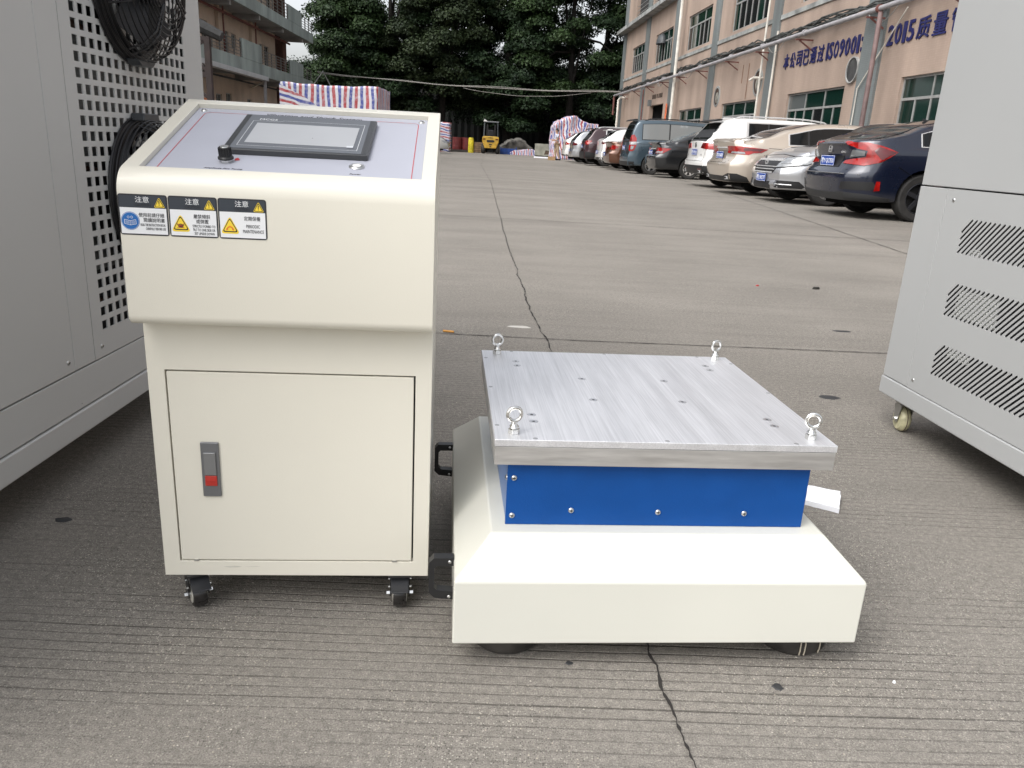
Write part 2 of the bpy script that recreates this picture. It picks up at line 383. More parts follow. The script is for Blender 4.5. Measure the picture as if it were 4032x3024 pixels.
def rrect(x0, x1, y0, y1, r, n=4):
    out = []
    for cx, cy, a in ((x1-r, y1-r, 0), (x0+r, y1-r, 90), (x0+r, y0+r, 180), (x1-r, y0+r, 270)):
        for i in range(n+1):
            t = R(a+90*i/n); out.append((cx+r*math.cos(t), cy+r*math.sin(t)))
    return out

def uv(yaw, u, v, z=0):
    a = R(yaw); return (u*math.cos(a)-v*math.sin(a), u*math.sin(a)+v*math.cos(a), z)

def panel_holes(mb, holes, a0, a1, b0, b1, put, depth):
    """sheet a0..a1 x b0..b1 with rectangular openings; put(a,b,d) -> point, d = depth behind the face"""
    A = sorted({a0, a1, *[q for h in holes for q in h[:2]]}); B = sorted({b0, b1, *[q for h in holes for q in h[2:4]]})
    A = [a for a in A if a0 <= a <= a1]; B = [b for b in B if b0 <= b <= b1]
    idx = {}
    vs = []; fs = []
    def V(a, b, dd=0):
        k = (round(a, 5), round(b, 5), dd)
        if k not in idx: idx[k] = len(vs); vs.append(put(a, b, dd))
        return idx[k]
    for i in range(len(A)-1):
        for j in range(len(B)-1):
            ca, cb = (A[i]+A[i+1])/2, (B[j]+B[j+1])/2
            if any(h[0] < ca < h[1] and h[2] < cb < h[3] for h in holes): continue
            fs.append((V(A[i], B[j]), V(A[i+1], B[j]), V(A[i+1], B[j+1]), V(A[i], B[j+1])))
    for h in holes+[(a0, a1, b0, b1)]:
        pts = [(h[0], h[2]), (h[1], h[2]), (h[1], h[3]), (h[0], h[3])]
        for i in range(4):
            p, q = pts[i], pts[(i+1) % 4]; o = len(vs)
            vs += [put(*p, 0), put(*q, 0), put(*q, depth), put(*p, depth)]; fs.append((o, o+1, o+2, o+3))
    mb.add(vs, fs)

# ------------------------------------------------------------ ground
gm = ground_mat()
MB().add([(-160, -60, 0), (160, -60, 0), (160, 62.5, 0), (-160, 62.5, 0)], [(0, 1, 2, 3)]).build('yard_ground', gm, kind='structure', smooth=False)
soil = mat('dark_soil', (.028, .022, .017), .95, var=.5, vscale=1.5, bump=.6, bscale=20)
MB().add([(-400, 62.5, -.004), (400, 62.5, -.004), (400, 500, -.004), (-400, 500, -.004)], [(0, 1, 2, 3)]).build('soil_ground', soil, kind='structure', smooth=False)
def ribbon(pts, w, z, jag=0., step=.02, wvar=.5):
    mb = MB(); P = [Vector((*p, 0)) for p in pts]; out = []
    for a, b in zip(P[:-1], P[1:]):
        n = max(1, int((b-a).length/step)); 
        for i in range(n): out.append(a.lerp(b, i/n))
    out.append(P[-1]); vs = []; off = 0
    for i, p in enumerate(out):
        d = (out[min(i+1, len(out)-1)]-out[max(i-1, 0)]).normalized(); nn = Vector((-d.y, d.x, 0))
        off = off*.8+random.uniform(-1, 1)*jag; ww = w*(1+random.uniform(-wvar, wvar))
        vs += [p+nn*(off+ww/2)+Vector((0, 0, z)), p+nn*(off-ww/2)+Vector((0, 0, z))]
    mb.add(vs, [(2*i, 2*i+1, 2*i+3, 2*i+2) for i in range(len(out)-1)]); return mb
crackm = mat('dark_groove', (.025, .022, .02), .95)  # dark filled grooves: own colour of cracks and slab joints
ribbon([(.145, 2.88), (.075, 3.55), (0, 4.66), (-.14, 6.9), (-.62, 15.8), (-1.48, 28), (-3, 61)], .0055, .003, .004, .03, .8).build('pavement_crack', crackm, kind='structure', smooth=False)
ribbon([(.27, .7), (.262, .82), (.255, .89), (.245, .97), (.238, 1.07), (.2, 1.6), (.165, 2.2), (.145, 2.88)], .0034, .003, .0022, .008, .8).build('pavement_crack', crackm, kind='structure', smooth=False)
ribbon([(-3.5, 3.01), (-.29, 3.08), (.3, 3.085), (1.02, 3.125), (1.55, 3.15), (5, 3.3)], .006, .003, .0006, .03, .4).build('slab_joint', crackm, kind='structure', smooth=False)
ribbon([(-9, 8.6), (3.98, 8.19), (12, 8.0)], .012, .003, .002, .08, .4).build('slab_joint', crackm, kind='structure', smooth=False)
ribbon([(-9, 16.4), (12, 17.0)], .012, .003, .002, .1, .4).build('slab_joint', crackm, kind='structure', smooth=False)
ribbon([(3.3, 3.2), (3.45, 7.02), (4.3, 17.7), (5, 30)], .010, .003, .004, .1, .4).build('slab_joint', crackm, kind='structure', smooth=False)
spot = mat('tar_spot', (.035, .036, .038), .6)
def blotch(x, y, a, b, name, label, h=.0015, m_=spot, rz=0, cat='stain'):
    mb = MB(); n = 14; r = [1+random.uniform(-.18, .18) for _ in range(n)]
    top = [(a*.8*r[i]*math.cos(2*math.pi*i/n), b*.8*r[i]*math.sin(2*math.pi*i/n), h) for i in range(n)]
    low = [(a*r[i]*math.cos(2*math.pi*i/n), b*r[i]*math.sin(2*math.pi*i/n), .0003) for i in range(n)]
    mb.add(top+low, [tuple(range(n))]+[(i, i+n, (i+1) % n+n, (i+1) % n) for i in range(n)])
    return mb.build(name, m_, loc=(x, y, 0), rz=rz, label=label, cat=cat)
blotch(.42, .98, .0085, .0085, 'tar_spot', 'round dark tar spot on the concrete below the right end of the vibration table')
blotch(.11, 1.01, .006, .005, 'tar_spot', 'small dark tar spot on the concrete in front of the left foot of the table')
blotch(-.87, 1.37, .017, .011, 'tar_spot', 'dark oval stain on the concrete below the left grey cabinet')
blotch(1.06, 2.48, .035, .022, 'tar_spot', 'flat dark patch on the concrete behind the eye bolt at the back right')
blotch(1.52, 3.55, .04, .02, 'tar_spot', 'faint dark patch on the concrete beyond the slab joint, left of the right grey cabinet')
leafm = mat('dead_leaf', (.02, .018, .014), .8)
blotch(1.83, 4.75, .03, .017, 'dead_leaf', 'small black dead leaf lying alone on the open concrete', .012, leafm, .5, 'leaf')
blotch(1.47, 4.75, .018, .008, 'red_scrap', 'tiny red scrap lying left of the dead leaf on the open concrete', .006, mat('red_scrap', (.4, .02, .02), .5), .9, 'litter')
blotch(.02, 3.28, .05, .017, 'pale_scrap', 'flat pale scrap lying beside the long crack', .003, mat('pale_scrap', (.5, .48, .44), .8), 0, 'litter')
chip = mat('loose_grit', (.40, .37, .32), .9, var=.5, vscale=3)
gr = MB(); rg_ = random.Random(5)
for q in range(1400):
    x_, y_ = rg_.uniform(-1.2, 1.5), .7+3.2*rg_.random()**1.6; r_ = rg_.uniform(.0006, .0019); h_ = r_*rg_.uniform(.5, 1)
    a_ = [rg_.uniform(0, 6.28) for _ in range(1)][0]
    gr.add([(x_+r_*math.cos(a_+t), y_+r_*rg_.uniform(.6, 1)*math.sin(a_+t), .0002) for t in (0, 1.57, 3.14, 4.71)]+[(x_, y_, h_)], [(0, 1, 4), (1, 2, 4), (2, 3, 4), (3, 0, 4)])
gr.build('loose_grit', chip, smooth=False, kind='stuff', label='loose pale grit scattered over the concrete')
blotch(.605, 1.005, .0022, .0022, 'white_bead', 'tiny white foam bead on the concrete at the lower right', .003, foam, 0, 'litter')
MB().tube([(0, 0, .005), (.045, -.009, .005)], .0045, 8).build('cigarette_butt', mat('tan_filter', (.62, .30, .07), .7), loc=(-.295, 3.115, 0), label='orange cigarette butt lying on the slab joint beside the cream cabinet', cat='cigarette butt')

# ------------------------------------------------------------ control cabinet (cream)
MY = 5.25
U0, V0 = -.2265, 1.132
cab = thing('control_cabinet', 'cream control cabinet on casters with a sloped operator panel and three caution labels', 'cabinet', uv(MY, U0, V0), R(MY))
TA = R(18)
prof = [(0, .0675), (0, .4875), (-.033, .4875)]
for i in range(5):
    t = R(270-90*i/4); prof.append((-.033+.0140*math.cos(t), .5015+.0140*math.sin(t)))
cr2 = .035; x0 = -.047; zt = .6917
cyc = (x0+cr2, zt-cr2*math.tan(R(36)))
for i in range(9):
    t = R(180-72*i/8); prof.append((cyc[0]+cr2*math.cos(t), cyc[1]+cr2*math.sin(t)))
prof += [(.277, .797), (.318, .797), (.318, .0675)]
SL = frame((0, .277, .797), (1, 0, 0), (0, math.cos(TA), math.sin(TA)), (0, -math.sin(TA), math.cos(TA)))
def slp(t, n_=0): return (.277+t*math.cos(TA)-n_*math.sin(TA), .797+t*math.sin(TA)+n_*math.cos(TA))
XS = [-.2085, -.1865, -.1838, .1838, .1885, .2085]
prof = prof[:1]+[(0, .0932), (0, .4102)]+prof[1:-3]+[slp(-.3135), slp(-.0205)]+prof[-3:]
nP = len(prof); iA = nP-5
b = MB(); vs = [(x, p[0], p[1]) for x in XS for p in prof]; fs = []
for i in range(5):
    for j in range(nP):
        k = (j+1) % nP
        if j == iA and 1 <= i <= 3: continue
        if j == 1 and i == 2: continue
        fs.append((i*nP+j, i*nP+k, (i+1)*nP+k, (i+1)*nP+j))
fs += [tuple(range(nP))[::-1], tuple(range(5*nP, 6*nP))]
def recess(X0, X1, pa, pb, qa, qb, ja, jb, sx):
    o = len(vs); vs.extend([(X0, *qa), (X1, *qa), (X1, *qb), (X0, *qb)])
    xs_ = [i for i, x in enumerate(XS) if X0-1e-6 <= x <= X1+1e-6]
    fs.append((o, o+1, o+2, o+3))
    fs.append(tuple([i*nP+ja for i in xs_]+[o+1, o])); fs.append(tuple([i*nP+jb for i in xs_]+[o+2, o+3]))
    fs.append((xs_[0]*nP+ja, xs_[0]*nP+jb, o+3, o)); fs.append((xs_[-1]*nP+ja, xs_[-1]*nP+jb, o+2, o+1))
recess(-.1865, .1885, None, None, slp(-.3135, -.0085), slp(-.0205, -.0085), iA, iA+1, 0)
recess(-.1838, .1838, None, None, (.014, .0932), (.014, .4102), 1, 2, 0)
b.add(vs, fs); body = b.build('body', cream, cab, smooth=True, angle=28)
bv = body.modifiers.new('bevel', 'BEVEL'); bv.width = .0022; bv.segments = 3; bv.limit_method = 'ANGLE'; bv.angle_limit = R(28); bv.harden_normals = True
MB().box(-.1834, .1834, .0125, .0139, .0936, .4098).build('door_gap', dark, cab, smooth=False)
door = MB().box(-.1818, .1812, .0005, .0122, .0951, .4078).build('door', cream, cab, bevel=.0012)
MB().box(.150, .158, -.0012, .0004, .0938, .0956).build('hinge_pin', steel, door)
MB().box(-.162, -.155, -.0012, .0004, .0938, .0956).build('hinge_pin', steel, door)
# latch
la = MB().box(-.1397, -.1127, -.0035, .001, .2078, .2973).build('latch', latchg, cab, bevel=.0012)
MB().box(-.1352, -.1172, -.0062, -.0034, .2440, .2815).build('latch_lever', mat('grey_latch_lever', (.26, .265, .27), .3, .6), la, bevel=.001)
MB().box(-.1349, -.1170, -.0055, -.0034, .2262, .2434).build('latch_button', latchr, la, bevel=.001)
for k in range(4): MB().box(-.1325, -.1195, -.0062, -.0054, .2285+.0022*k, .2295+.0022*k).build('button_rib', latchr, la)
scf = mat('grey_scuff', (.56, .545, .47), .6, var=.1, vscale=60)
for pts_ in ([(-.118, .0835), (-.100, .0850), (-.088, .0836), (-.095, .0822), (-.108, .0816)], [(-.086, .0838), (-.066, .0844), (-.058, .0838), (-.072, .0832)]):
    MB().add([(p[0], -.00035, p[1]) for p in pts_], [tuple(range(len(pts_)))]).build('scuff_mark', scf, cab, smooth=False)
# operator panel
pl = MB(SL).box(-.1862, .1882, -.3132, -.0208, -.0084, -.0072).build('operator_panel', lav, cab, smooth=False)
rl = MB(SL)
zz0, zz1 = -.0071, -.0069
def strip(pts, w):
    for a, c_ in zip(pts[:-1], pts[1:]):
        a, c_ = Vector((*a, 0)), Vector((*c_, 0)); d_ = (c_-a).normalized(); n_ = Vector((-d_.y, d_.x, 0))*w/2; e_ = d_*w*.3
        rl.add([(q.x, q.y, zz1) for q in (a-n_-e_, c_-n_+e_, c_+n_+e_, a+n_-e_)], [(0, 1, 2, 3)])
arcL = [(-.170+.010-.010*math.cos(R(t)), -.0425-.010+.010*math.sin(R(t))) for t in range(0, 91, 18)]
arcR = [(.1735-.010+.010*math.sin(R(t)), -.0425-.010+.010*math.cos(R(t))) for t in range(0, 91, 18)]
strip([(-.170, -.3125)]+arcL+[(-.085, -.0425)], .0011); strip([(.095, -.0425)]+arcR+[(.1735, -.3125)], .0011)
rl.build('red_border_line', redp, cab, smooth=False)
def slm(x, t, h=-.0069): return SL @ frame((x, t, h), (1, 0, 0), (0, 1, 0), (0, 0, 1))
text('Vibration and Shock System', slm(-.074, -.0465), .154, .0120, inkb, 'panel_title', cab, shear=.3)
text('Amplitude Fine Tuning', slm(-.1095, -.2935), .052, .0048, inkb, 'knob_caption', cab, shear=.3)
text('Power', slm(.0875, -.2900), .0155, .0045, inkb, 'button_caption', cab, shear=.2)
for sx_ in (-.1745, .178):
    sc = MB(SL); sc.dome((sx_, -.036, -.0072), .0052, .003); sc.build('panel_screw', steel, cab)
    s2 = MB(SL); s2.box(sx_-.003, sx_+.003, -.0364, -.0356, -.0050, -.0040); s2.build('panel_screw_slot', dark, cab)
# HMI
hm = MB(SL)
hp = rrect(-.0990, .1075, -.2330, -.0660, .0025)
hm.prism(hp, 2, -.0072, .0010); hmo = hm.build('touch_screen_unit', hmi_d, cab, bevel=.0012)
MB(SL).box(-.0895, .0975, -.2280, -.0690, .0010, .0016).build('bezel', hmi_m, hmo, bevel=.0003)
for xx in (-.0975, .0985): 
    gb = MB(SL)
    for k in range(6): gb.box(xx+k*.0012, xx+k*.0012+.0006, -.228, -.069, .0010, .0014)
    gb.build('side_ribs', hmi_d, hmo, smooth=False)
MB(SL).box(-.0735, .0835, -.2035, -.1110, .0016, .0021).build('screen', scr, hmo, smooth=False)
rl = MB(SL); zz1 = .00175
strip([(-.050, -.1005), (-.0815, -.1005), (-.0815, -.2160), (.0900, -.2160), (.0905, -.0945), (-.035, -.0945), (-.042, -.1000), (-.050, -.1005)], .0006)
rl.build('white_outline', inkw, hmo, smooth=False)
text('MCGS', slm(-.0730, -.0955, .0017), .027, .0075, inkw, 'screen_logo', hmo)
MB(SL).box(.0740, .0835, -.2060, -.1990, .0022, .0027).build('film_tab', mat('clear_film_tab', (.66, .68, .72), .2), hmo)
MB(SL).cyl((.02, -.172, .0021), .0006, .0002).build('dust_speck', dark, hmo)
# knob
kn = MB(SL); kx, kt = -.0863, -.2620
kn.lathe([(.0001, .0), (.0085, .0), (.0085, .0035), (.0065, .0035)], (kx, kt, -.0072), n=6); knob = kn.build('knob', chrome, cab, smooth=False)
k2 = MB(SL)
k2.lathe([(.0072, .0035), (.0108, .0045), (.0108, .0065), (.0086, .0085), (.0078, .0205), (.0066, .0212), (.0001, .0212)], (kx, kt, -.0072), n=28)
k2.build('knob_grip', blackp, knob)
k3 = MB(SL); k3.lathe([(.0058, .0212), (.0055, .0218), (.0001, .0218)], (kx, kt, -.0072)); k3.build('knob_cap', chrome, knob)
rk = MB(SL)
for i in range(16):
    t = 2*math.pi*i/16; rk.box(kx+.0084*math.cos(t)-.0005, kx+.0084*math.cos(t)+.0005, kt+.0084*math.sin(t)-.0005, kt+.0084*math.sin(t)+.0005, .0018, .0125)
rk.build('knob_rib', blackp, knob)
ar = MB(SL)
ap = [(kx+.0125+.0*k, kt+.008) for k in range(1)]
pts = [(kx+.010*math.cos(R(a)), kt+.002+.014*math.sin(R(a))) for a in (10, 25, 40)]+[(kx+.0165*math.cos(R(a)), kt+.002+.020*math.sin(R(a))) for a in (46, 30, 12)]
ar.add([(p[0]+.001, p[1], -.0069) for p in pts], [tuple(range(6))]); ar.build('red_dial_mark', redp, cab, smooth=False)
# power button
bt = MB(SL); bx, bt_ = .0944, -.2590
bt.lathe([(.0112, 0), (.0112, .0012), (.0092, .0028), (.0080, .0022), (.0001, .0022)], (bx, bt_, -.0072), n=32); bto = bt.build('power_button', steel, cab)
b2 = MB(SL); b2.lathe([(.0062, .0022), (.0062, .0026), (.0001, .0026)], (bx, bt_, -.0072), n=28); b2.build('button_cap', white, bto)
b3 = MB(SL); b3.lathe([(.0076, .0022), (.0076, .00245), (.0062, .00245)], (bx, bt_, -.0072), n=28); b3.build('button_ring', mat('grey_ring', (.2, .2, .2), .4), bto)
# caution labels on the front of the head
FY = -.0471
def fm(x, z, off): return frame((x, FY-off, z), (1, 0, 0), (0, 0, 1), (0, -1, 0))
def poly_face(pts, off, m_, name, par):
    mb = MB(); mb.add([(p[0], FY-off, p[1]) for p in pts], [tuple(range(len(pts)))]); return mb.build(name, m_, par, smooth=False)
def rtri(cx, cz, w, h, r):
    P = [Vector((cx, cz+h)), Vector((cx-w/2, cz)), Vector((cx+w/2, cz))]; out = []
    for i in range(3):
        p, a, b_ = P[i], P[i-1], P[(i+1) % 3]; d1, d2 = (a-p).normalized(), (b_-p).normalized()
        for t in (0, .25, .5, .75, 1):
            q = (p+d1*r)*(1-t)**2+p*2*t*(1-t)+(p+d2*r)*t*t; out.append((q.x, q.y))
    return out
for k, (cn1, cn2, en) in enumerate((('使用前請仔細', '閱讀說明書', ['READ THE INSTRUCTION BOOK', 'CAREFULLY BEFORE USE']),
                                    ('嚴禁傾斜', '或倒置', ['STRICTLY FORBID TO', 'TILT TO ONE SIDE OR', 'SET UPSIDE DOWN']), ('定期保養', '', ['PERIODIC', 'MAINTENANCE']))):
    a = -.2080+.0641*k; w = .0632; z0, z1 = .6115, .6650
    mb = MB(); mb.prism(rrect(a, a+w, z0, z1, .0035), 1, FY-.0004, FY+.0002)
    lb = mb.build('warning_label', inkb, cab, smooth=False, label=('caution label about reading the instruction book', 'caution label forbidding tilting', 'caution label about periodic maintenance')[k])
    poly_face([(a+.0018, .6475), (a+w-.0018, .6475), (a+w-.0018, z1-.0018), (a+.0018, z1-.0018)], .0006, slate, 'label_header', lb)
    poly_face([(a+.0018, z0+.0018), (a+w-.0018, z0+.0018), (a+w-.0018, .6473), (a+.0018, .6473)], .0006, inkw, 'label_field', lb)
    text('注意', fm(a+.0225, .6544, .0008), .0175, .0078, inkw, 'label_heading', lb)
    text('CAUTION', fm(a+.0215, .6495, .0008), .0200, .0034, inkb, 'label_heading', lb)
    poly_face(rtri(a+.0530, .6484, .0148, .0138, .003), .0008, yel, 'hazard_triangle', lb)
    poly_face(rtri(a+.0530, .6492, .0128, .0118, .0025), .0010, inkb, 'hazard_triangle', lb)
    poly_face(rtri(a+.0530, .6499, .0104, .0094, .002), .0012, yel, 'hazard_triangle', lb)
    poly_face([(a+.0526, .6528), (a+.0534, .6528), (a+.0537, .6572), (a+.0523, .6572)], .0014, inkb, 'hazard_mark', lb)
    poly_face([(a+.0525, .6510), (a+.0535, .6510), (a+.0535, .6520), (a+.0525, .6520)], .0014, inkb, 'hazard_mark', lb)
    tx = a+.0262 if k != 2 else a+.0290
    if k == 0:
        for rr, m_, of in ((.0119, blup, .0008), (.0113, inkw, .0010), (.0109, blup, .0012)):
            poly_face([(a+.0142+rr*math.cos(R(t)), .6300+rr*math.sin(R(t))) for t in range(0, 360, 12)], of, m_, 'label_disc', lb)
        for s_ in (-1, 1):
            q = [(0, .6245), (s_*.0075, .6262), (s_*.0072, .6318), (0, .6300)]
            for p, r_ in zip(q, q[1:]+q[:1]):
                mb = MB(); mb.obox((a+.0142+p[0], FY-.0014, p[1]), (a+.0142+r_[0], FY-.0014, r_[1]), .0005, .0002, (0, 1, 0)); mb.build('book_symbol', inkw, lb)
            for hh in (.001, .0022, .0034):
                mb = MB(); mb.obox((a+.0142+s_*.0012, FY-.0014, .6253+hh), (a+.0142+s_*.0062, FY-.0014, .6264+hh), .0003, .0002, (0, 1, 0)); mb.build('book_symbol', inkw, lb)
            mb = MB(); mb.torus((a+.0142+s_*.0022, FY-.0014, .6348), .0014, .00025, 1, 12, 4); mb.build('glasses_symbol', inkw, lb)
    else:
        poly_face(rtri(a+.0148, .6185, .0255, .0235, .005), .0008, yel, 'hazard_triangle', lb)
        poly_face(rtri(a+.0148, .6205, .0212, .0195, .0042), .0010, inkb, 'hazard_triangle', lb)
        poly_face(rtri(a+.0148, .6219, .0174, .0158, .003), .0012, yel, 'hazard_triangle', lb)
        for q in range(7 if k == 1 else 8):
            if k == 1:
                mb = MB(); t = R(-40+q*14); mb.obox((a+.0148+.0006*(q-3), FY-.0015, .6238), (a+.0148+.0007*(q-3)*2, FY-.0015, .6292-abs(q-3)*.0004), .0007, .0002, (0, 1, 0)); mb.build('hand_symbol', inkb, lb)
            else:
                t = math.pi*q/7; mb = MB(); mb.obox((a+.0148+.0052*math.cos(t), FY-.0015, .6232+.0035*math.sin(t)), (a+.0148+.0028*math.cos(t), FY-.0015, .6245+.0042*math.sin(t)), .0011, .0002, (0, 1, 0)); mb.build('hand_symbol', orgp, lb)
        if k == 1:
            for s_ in (-1, 1):
                mb = MB(); mb.obox((a+.0148-.0045, FY-.0017, .6262-s_*.0028), (a+.0148+.0045, FY-.0017, .6262+s_*.0028), .0006, .0002, (0, 1, 0)); mb.build('cross_symbol', redp, lb)
    if k == 0:
        text(cn1, fm(a+.0255, .6355, .0008), .0325, .0056, inkb, 'label_text', lb)
        text(cn2, fm(a+.0315, .6290, .0008), .0270, .0056, inkb, 'label_text', lb)
        text(en[0], fm(a+.0270, .6238, .0008), .0320, .0033, inkb, 'label_text', lb); text(en[1], fm(a+.0335, .6188, .0008), .0255, .0033, inkb, 'label_text', lb)
    elif k == 1:
        text(cn1, fm(a+.0320, .6365, .0008), .0215, .0056, inkb, 'label_text', lb)
        text(cn2, fm(a+.0350, .6300, .0008), .0160, .0056, inkb, 'label_text', lb)
        for q in range(3): text(en[q], fm((a+.0300, a+.0302, a+.0320)[q], .6248-q*.0049, .0008), (.0295, .0290, .0260)[q], .0034, inkb, 'label_text', lb)
    else:
        text(cn1, fm(a+.0335, .6365, .0008), .0215, .0058, inkb, 'label_text', lb)
        text(en[0], fm(a+.0360, .6268, .0008), .0180, .0044, inkb, 'label_text', lb); text(en[1], fm(a+.0315, .6200, .0008), .0275, .0044, inkb, 'label_text', lb)
# casters under the control cabinet
def small_caster(x, y, ang, par):
    Mx = Matrix.Translation((x, y, 0)) @ Matrix.Rotation(ang, 4, 'Z')
    f = MB(Mx); f.box(-.019, .019, -.02, .03, .063, .0675); f.box(-.0165, .0165, .0, .024, .052, .063)
    f.prism([(-.004, .019), (.012, .019), (.026, .055), (.004, .060), (-.006, .050)], 0, -.0165, -.0145)
    f.prism([(-.004, .019), (.012, .019), (.026, .055), (.004, .060), (-.006, .050)], 0, .0145, .0165)
    c_ = f.build('caster', blackp, par, bevel=.0006)
    w = MB(Mx); w.lathe([(.016, -.011), (.0215, -.0105), (.0235, -.006), (.0235, .006), (.0215, .0105), (.016, .011)], (0, .002, .0235), 0, 30, closed=True)
    w.build('caster_wheel', mat('glossy_black_tyre', (.022, .02, .019), .22, var=.3, vscale=80), c_)
    h = MB(Mx); h.lathe([(.0001, -.0125), (.0155, -.0118), (.0155, .0118), (.0001, .0125)], (0, .002, .0235), 0, 22); h.build('wheel_hub', mat('pale_hub', (.55, .53, .47), .4), c_)
    t = MB(Mx); t.lathe([(.0001, -.022), (.0045, -.022), (.0045, -.0165), (.003, -.0165), (.003, .0165), (.0045, .0165), (.0045, .022), (.0001, .022)], (0, .002, .0235), 0, 6); t.build('axle_bolt', chrome, c_, smooth=False)
    br_ = MB(Mx); br_.prism([(-.010, .0585), (-.027, .0475), (-.035, .0460), (-.035, .0435), (-.026, .0440), (-.006, .0530)], 0, -.0145, .0145)
    br_.build('brake_pedal', mat('dark_grey_pedal', (.03, .031, .034), .35), c_, bevel=.0008)
    for q in (-.0175, .0175):
        r_ = MB(Mx)
        for yy, zz in ((-.006, .040), (.004, .049)): r_.lathe([(.0001, -.002), (.0026, -.0015), (.0026, .0015), (.0001, .002)], (q, yy, zz), 0, 10)
        r_.build('rivet', chrome, c_)
small_caster(-.166, .020, R(28), cab); small_caster(.162, .020, R(3), cab); small_caster(-.166, .285, R(-35), cab); small_caster(.162, .285, R(60), cab)

# ------------------------------------------------------------ vibration table
UB, VB = .3325, 1.291
vt = thing('vibration_table', 'low pale cream vibration table with blue skirt and brushed aluminium top plate', 'machine', uv(MY, UB, VB), R(MY))
o3 = (UB, VB, 0)
u0, u1, v0, v1 = .022, .643, .981, 1.601; i = .054
q = MB()
q.add([(u0, v0, .045), (u1, v0, .045), (u1, v1, .045), (u0, v1, .045), (u0, v0, .149), (u1, v0, .149), (u1, v1, .149), (u0, v1, .149),
       (u0+i, v0+i, .201), (u1-i+.003, v0+i, .201), (u1-i+.003, v1-i, .201), (u0+i, v1-i, .201)],
      [(3, 2, 1, 0), (0, 1, 5, 4), (1, 2, 6, 5), (2, 3, 7, 6), (3, 0, 4, 7), (4, 5, 9, 8), (5, 6, 10, 9), (6, 7, 11, 10), (7, 4, 8, 11), (8, 9, 10, 11)])
q.build('base', cream2, vt, o3, bevel=.003, seg=3)
for fx, fy, lb in ((.108, 1.068, 0), (.575, 1.062, 1), (.108, 1.51, 0), (.575, 1.51, 0)):
    f = MB(); f.lathe([(.0001, 0), (.050, 0), (.058, .008), (.060, .022), (.056, .038), (.050, .045), (.0001, .045)], (fx, fy, 0), n=36)
    fo = f.build('foot', mat('grimy_rubber_foot', (.03, .027, .024), .55, var=.6, vscale=30, bump=.5, bscale=60), vt, o3)
    if lb:
        for a_ in (-96, -89, -62):
            t = R(a_); dr = MB(); dr.tube([(fx+.0605*math.cos(t)*k_, fy+.0605*math.sin(t)*k_, zz) for k_, zz in ((.93, .042), (1.0, .028), (1.0, .016), (.97, .007))], .0011, 5)
            dr.build('paint_drip', mat('pale_drip', (.42, .38, .30), .6), fo, o3)
# handles on the left flank
for hv in (1.052, 1.512):
    h = MB(); d_ = .008
    outer = [(u0, .151), (u0-.030, .151), (u0-.037, .143), (u0-.037, .092), (u0-.028, .083), (u0, .080)]
    inn = [(u0, .138), (u0-.025, .138), (u0-.029, .134), (u0-.029, .101), (u0-.024, .096), (u0, .094)]
    for k in range(5):
        h.add([(*[outer[k][0]], hv-d_, outer[k][1]), (outer[k+1][0], hv-d_, outer[k+1][1]), (inn[k+1][0], hv-d_, inn[k+1][1]), (inn[k][0], hv-d_, inn[k][1]),
               (outer[k][0], hv+d_, outer[k][1]), (outer[k+1][0], hv+d_, outer[k+1][1]), (inn[k+1][0], hv+d_, inn[k+1][1]), (inn[k][0], hv+d_, inn[k][1])],
              [(0, 1, 2, 3), (4, 7, 6, 5), (0, 4, 5, 1), (3, 2, 6, 7)])
    h.build('carry_handle', blackp, vt, o3, smooth=False)
    for zz in (.147, .087):
        s_ = MB(); s_.dome((u0-.006, hv-d_, zz-.002), .0028, .0016, 1, 10, -1); s_.build('handle_screw', steel, vt, o3)
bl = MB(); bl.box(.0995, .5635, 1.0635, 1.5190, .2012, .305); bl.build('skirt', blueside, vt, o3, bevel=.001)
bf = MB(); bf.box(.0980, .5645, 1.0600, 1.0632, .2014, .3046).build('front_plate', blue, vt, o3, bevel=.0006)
def dscrew(x, y, z, ax, sgn, r, par, org):
    s_ = MB(); s_.dome((x, y, z), r, r*.55, ax, 16, sgn); so = s_.build('screw', steel, par, org)
    c_ = MB(); e = r*.5; h_ = r*.56
    for a_ in (0, 1):
        l1, l2 = (e, e*.22) if a_ == 0 else (e*.22, e)
        if ax == 1: c_.box(x-l1, x+l1, y+sgn*h_*.85, y+sgn*h_*1.02, z-l2, z+l2)
        else: c_.box(x+sgn*h_*.85, x+sgn*h_*1.02, y-l1, y+l1, z-l2, z+l2)
    c_.build('screw_cross', dark, par, org, smooth=False)
for sx_, sz_ in ((.1082, .278), (.1078, .2163), (.1979, .2257), (.3329, .2244), (.4695, .2240)): dscrew(sx_, 1.0600, sz_, 1, -1, .0046, vt, o3)
dscrew(.0995, 1.085, .268, 0, -1, .0046, vt, o3)
pb = MB(); pb.box(.0765, .5915, 1.0455, 1.5475, .3050, .3335); pb.build('lower_plate', alue, vt, o3, bevel=.0007)
pt = MB(); pt.box(.0755, .5925, 1.0445, 1.5485, .3342, .3450); pto = pt.build('top_plate', alu, vt, o3, bevel=.0009)
csk = mat('countersunk_steel', (.78, .78, .80), .3, 1.0)
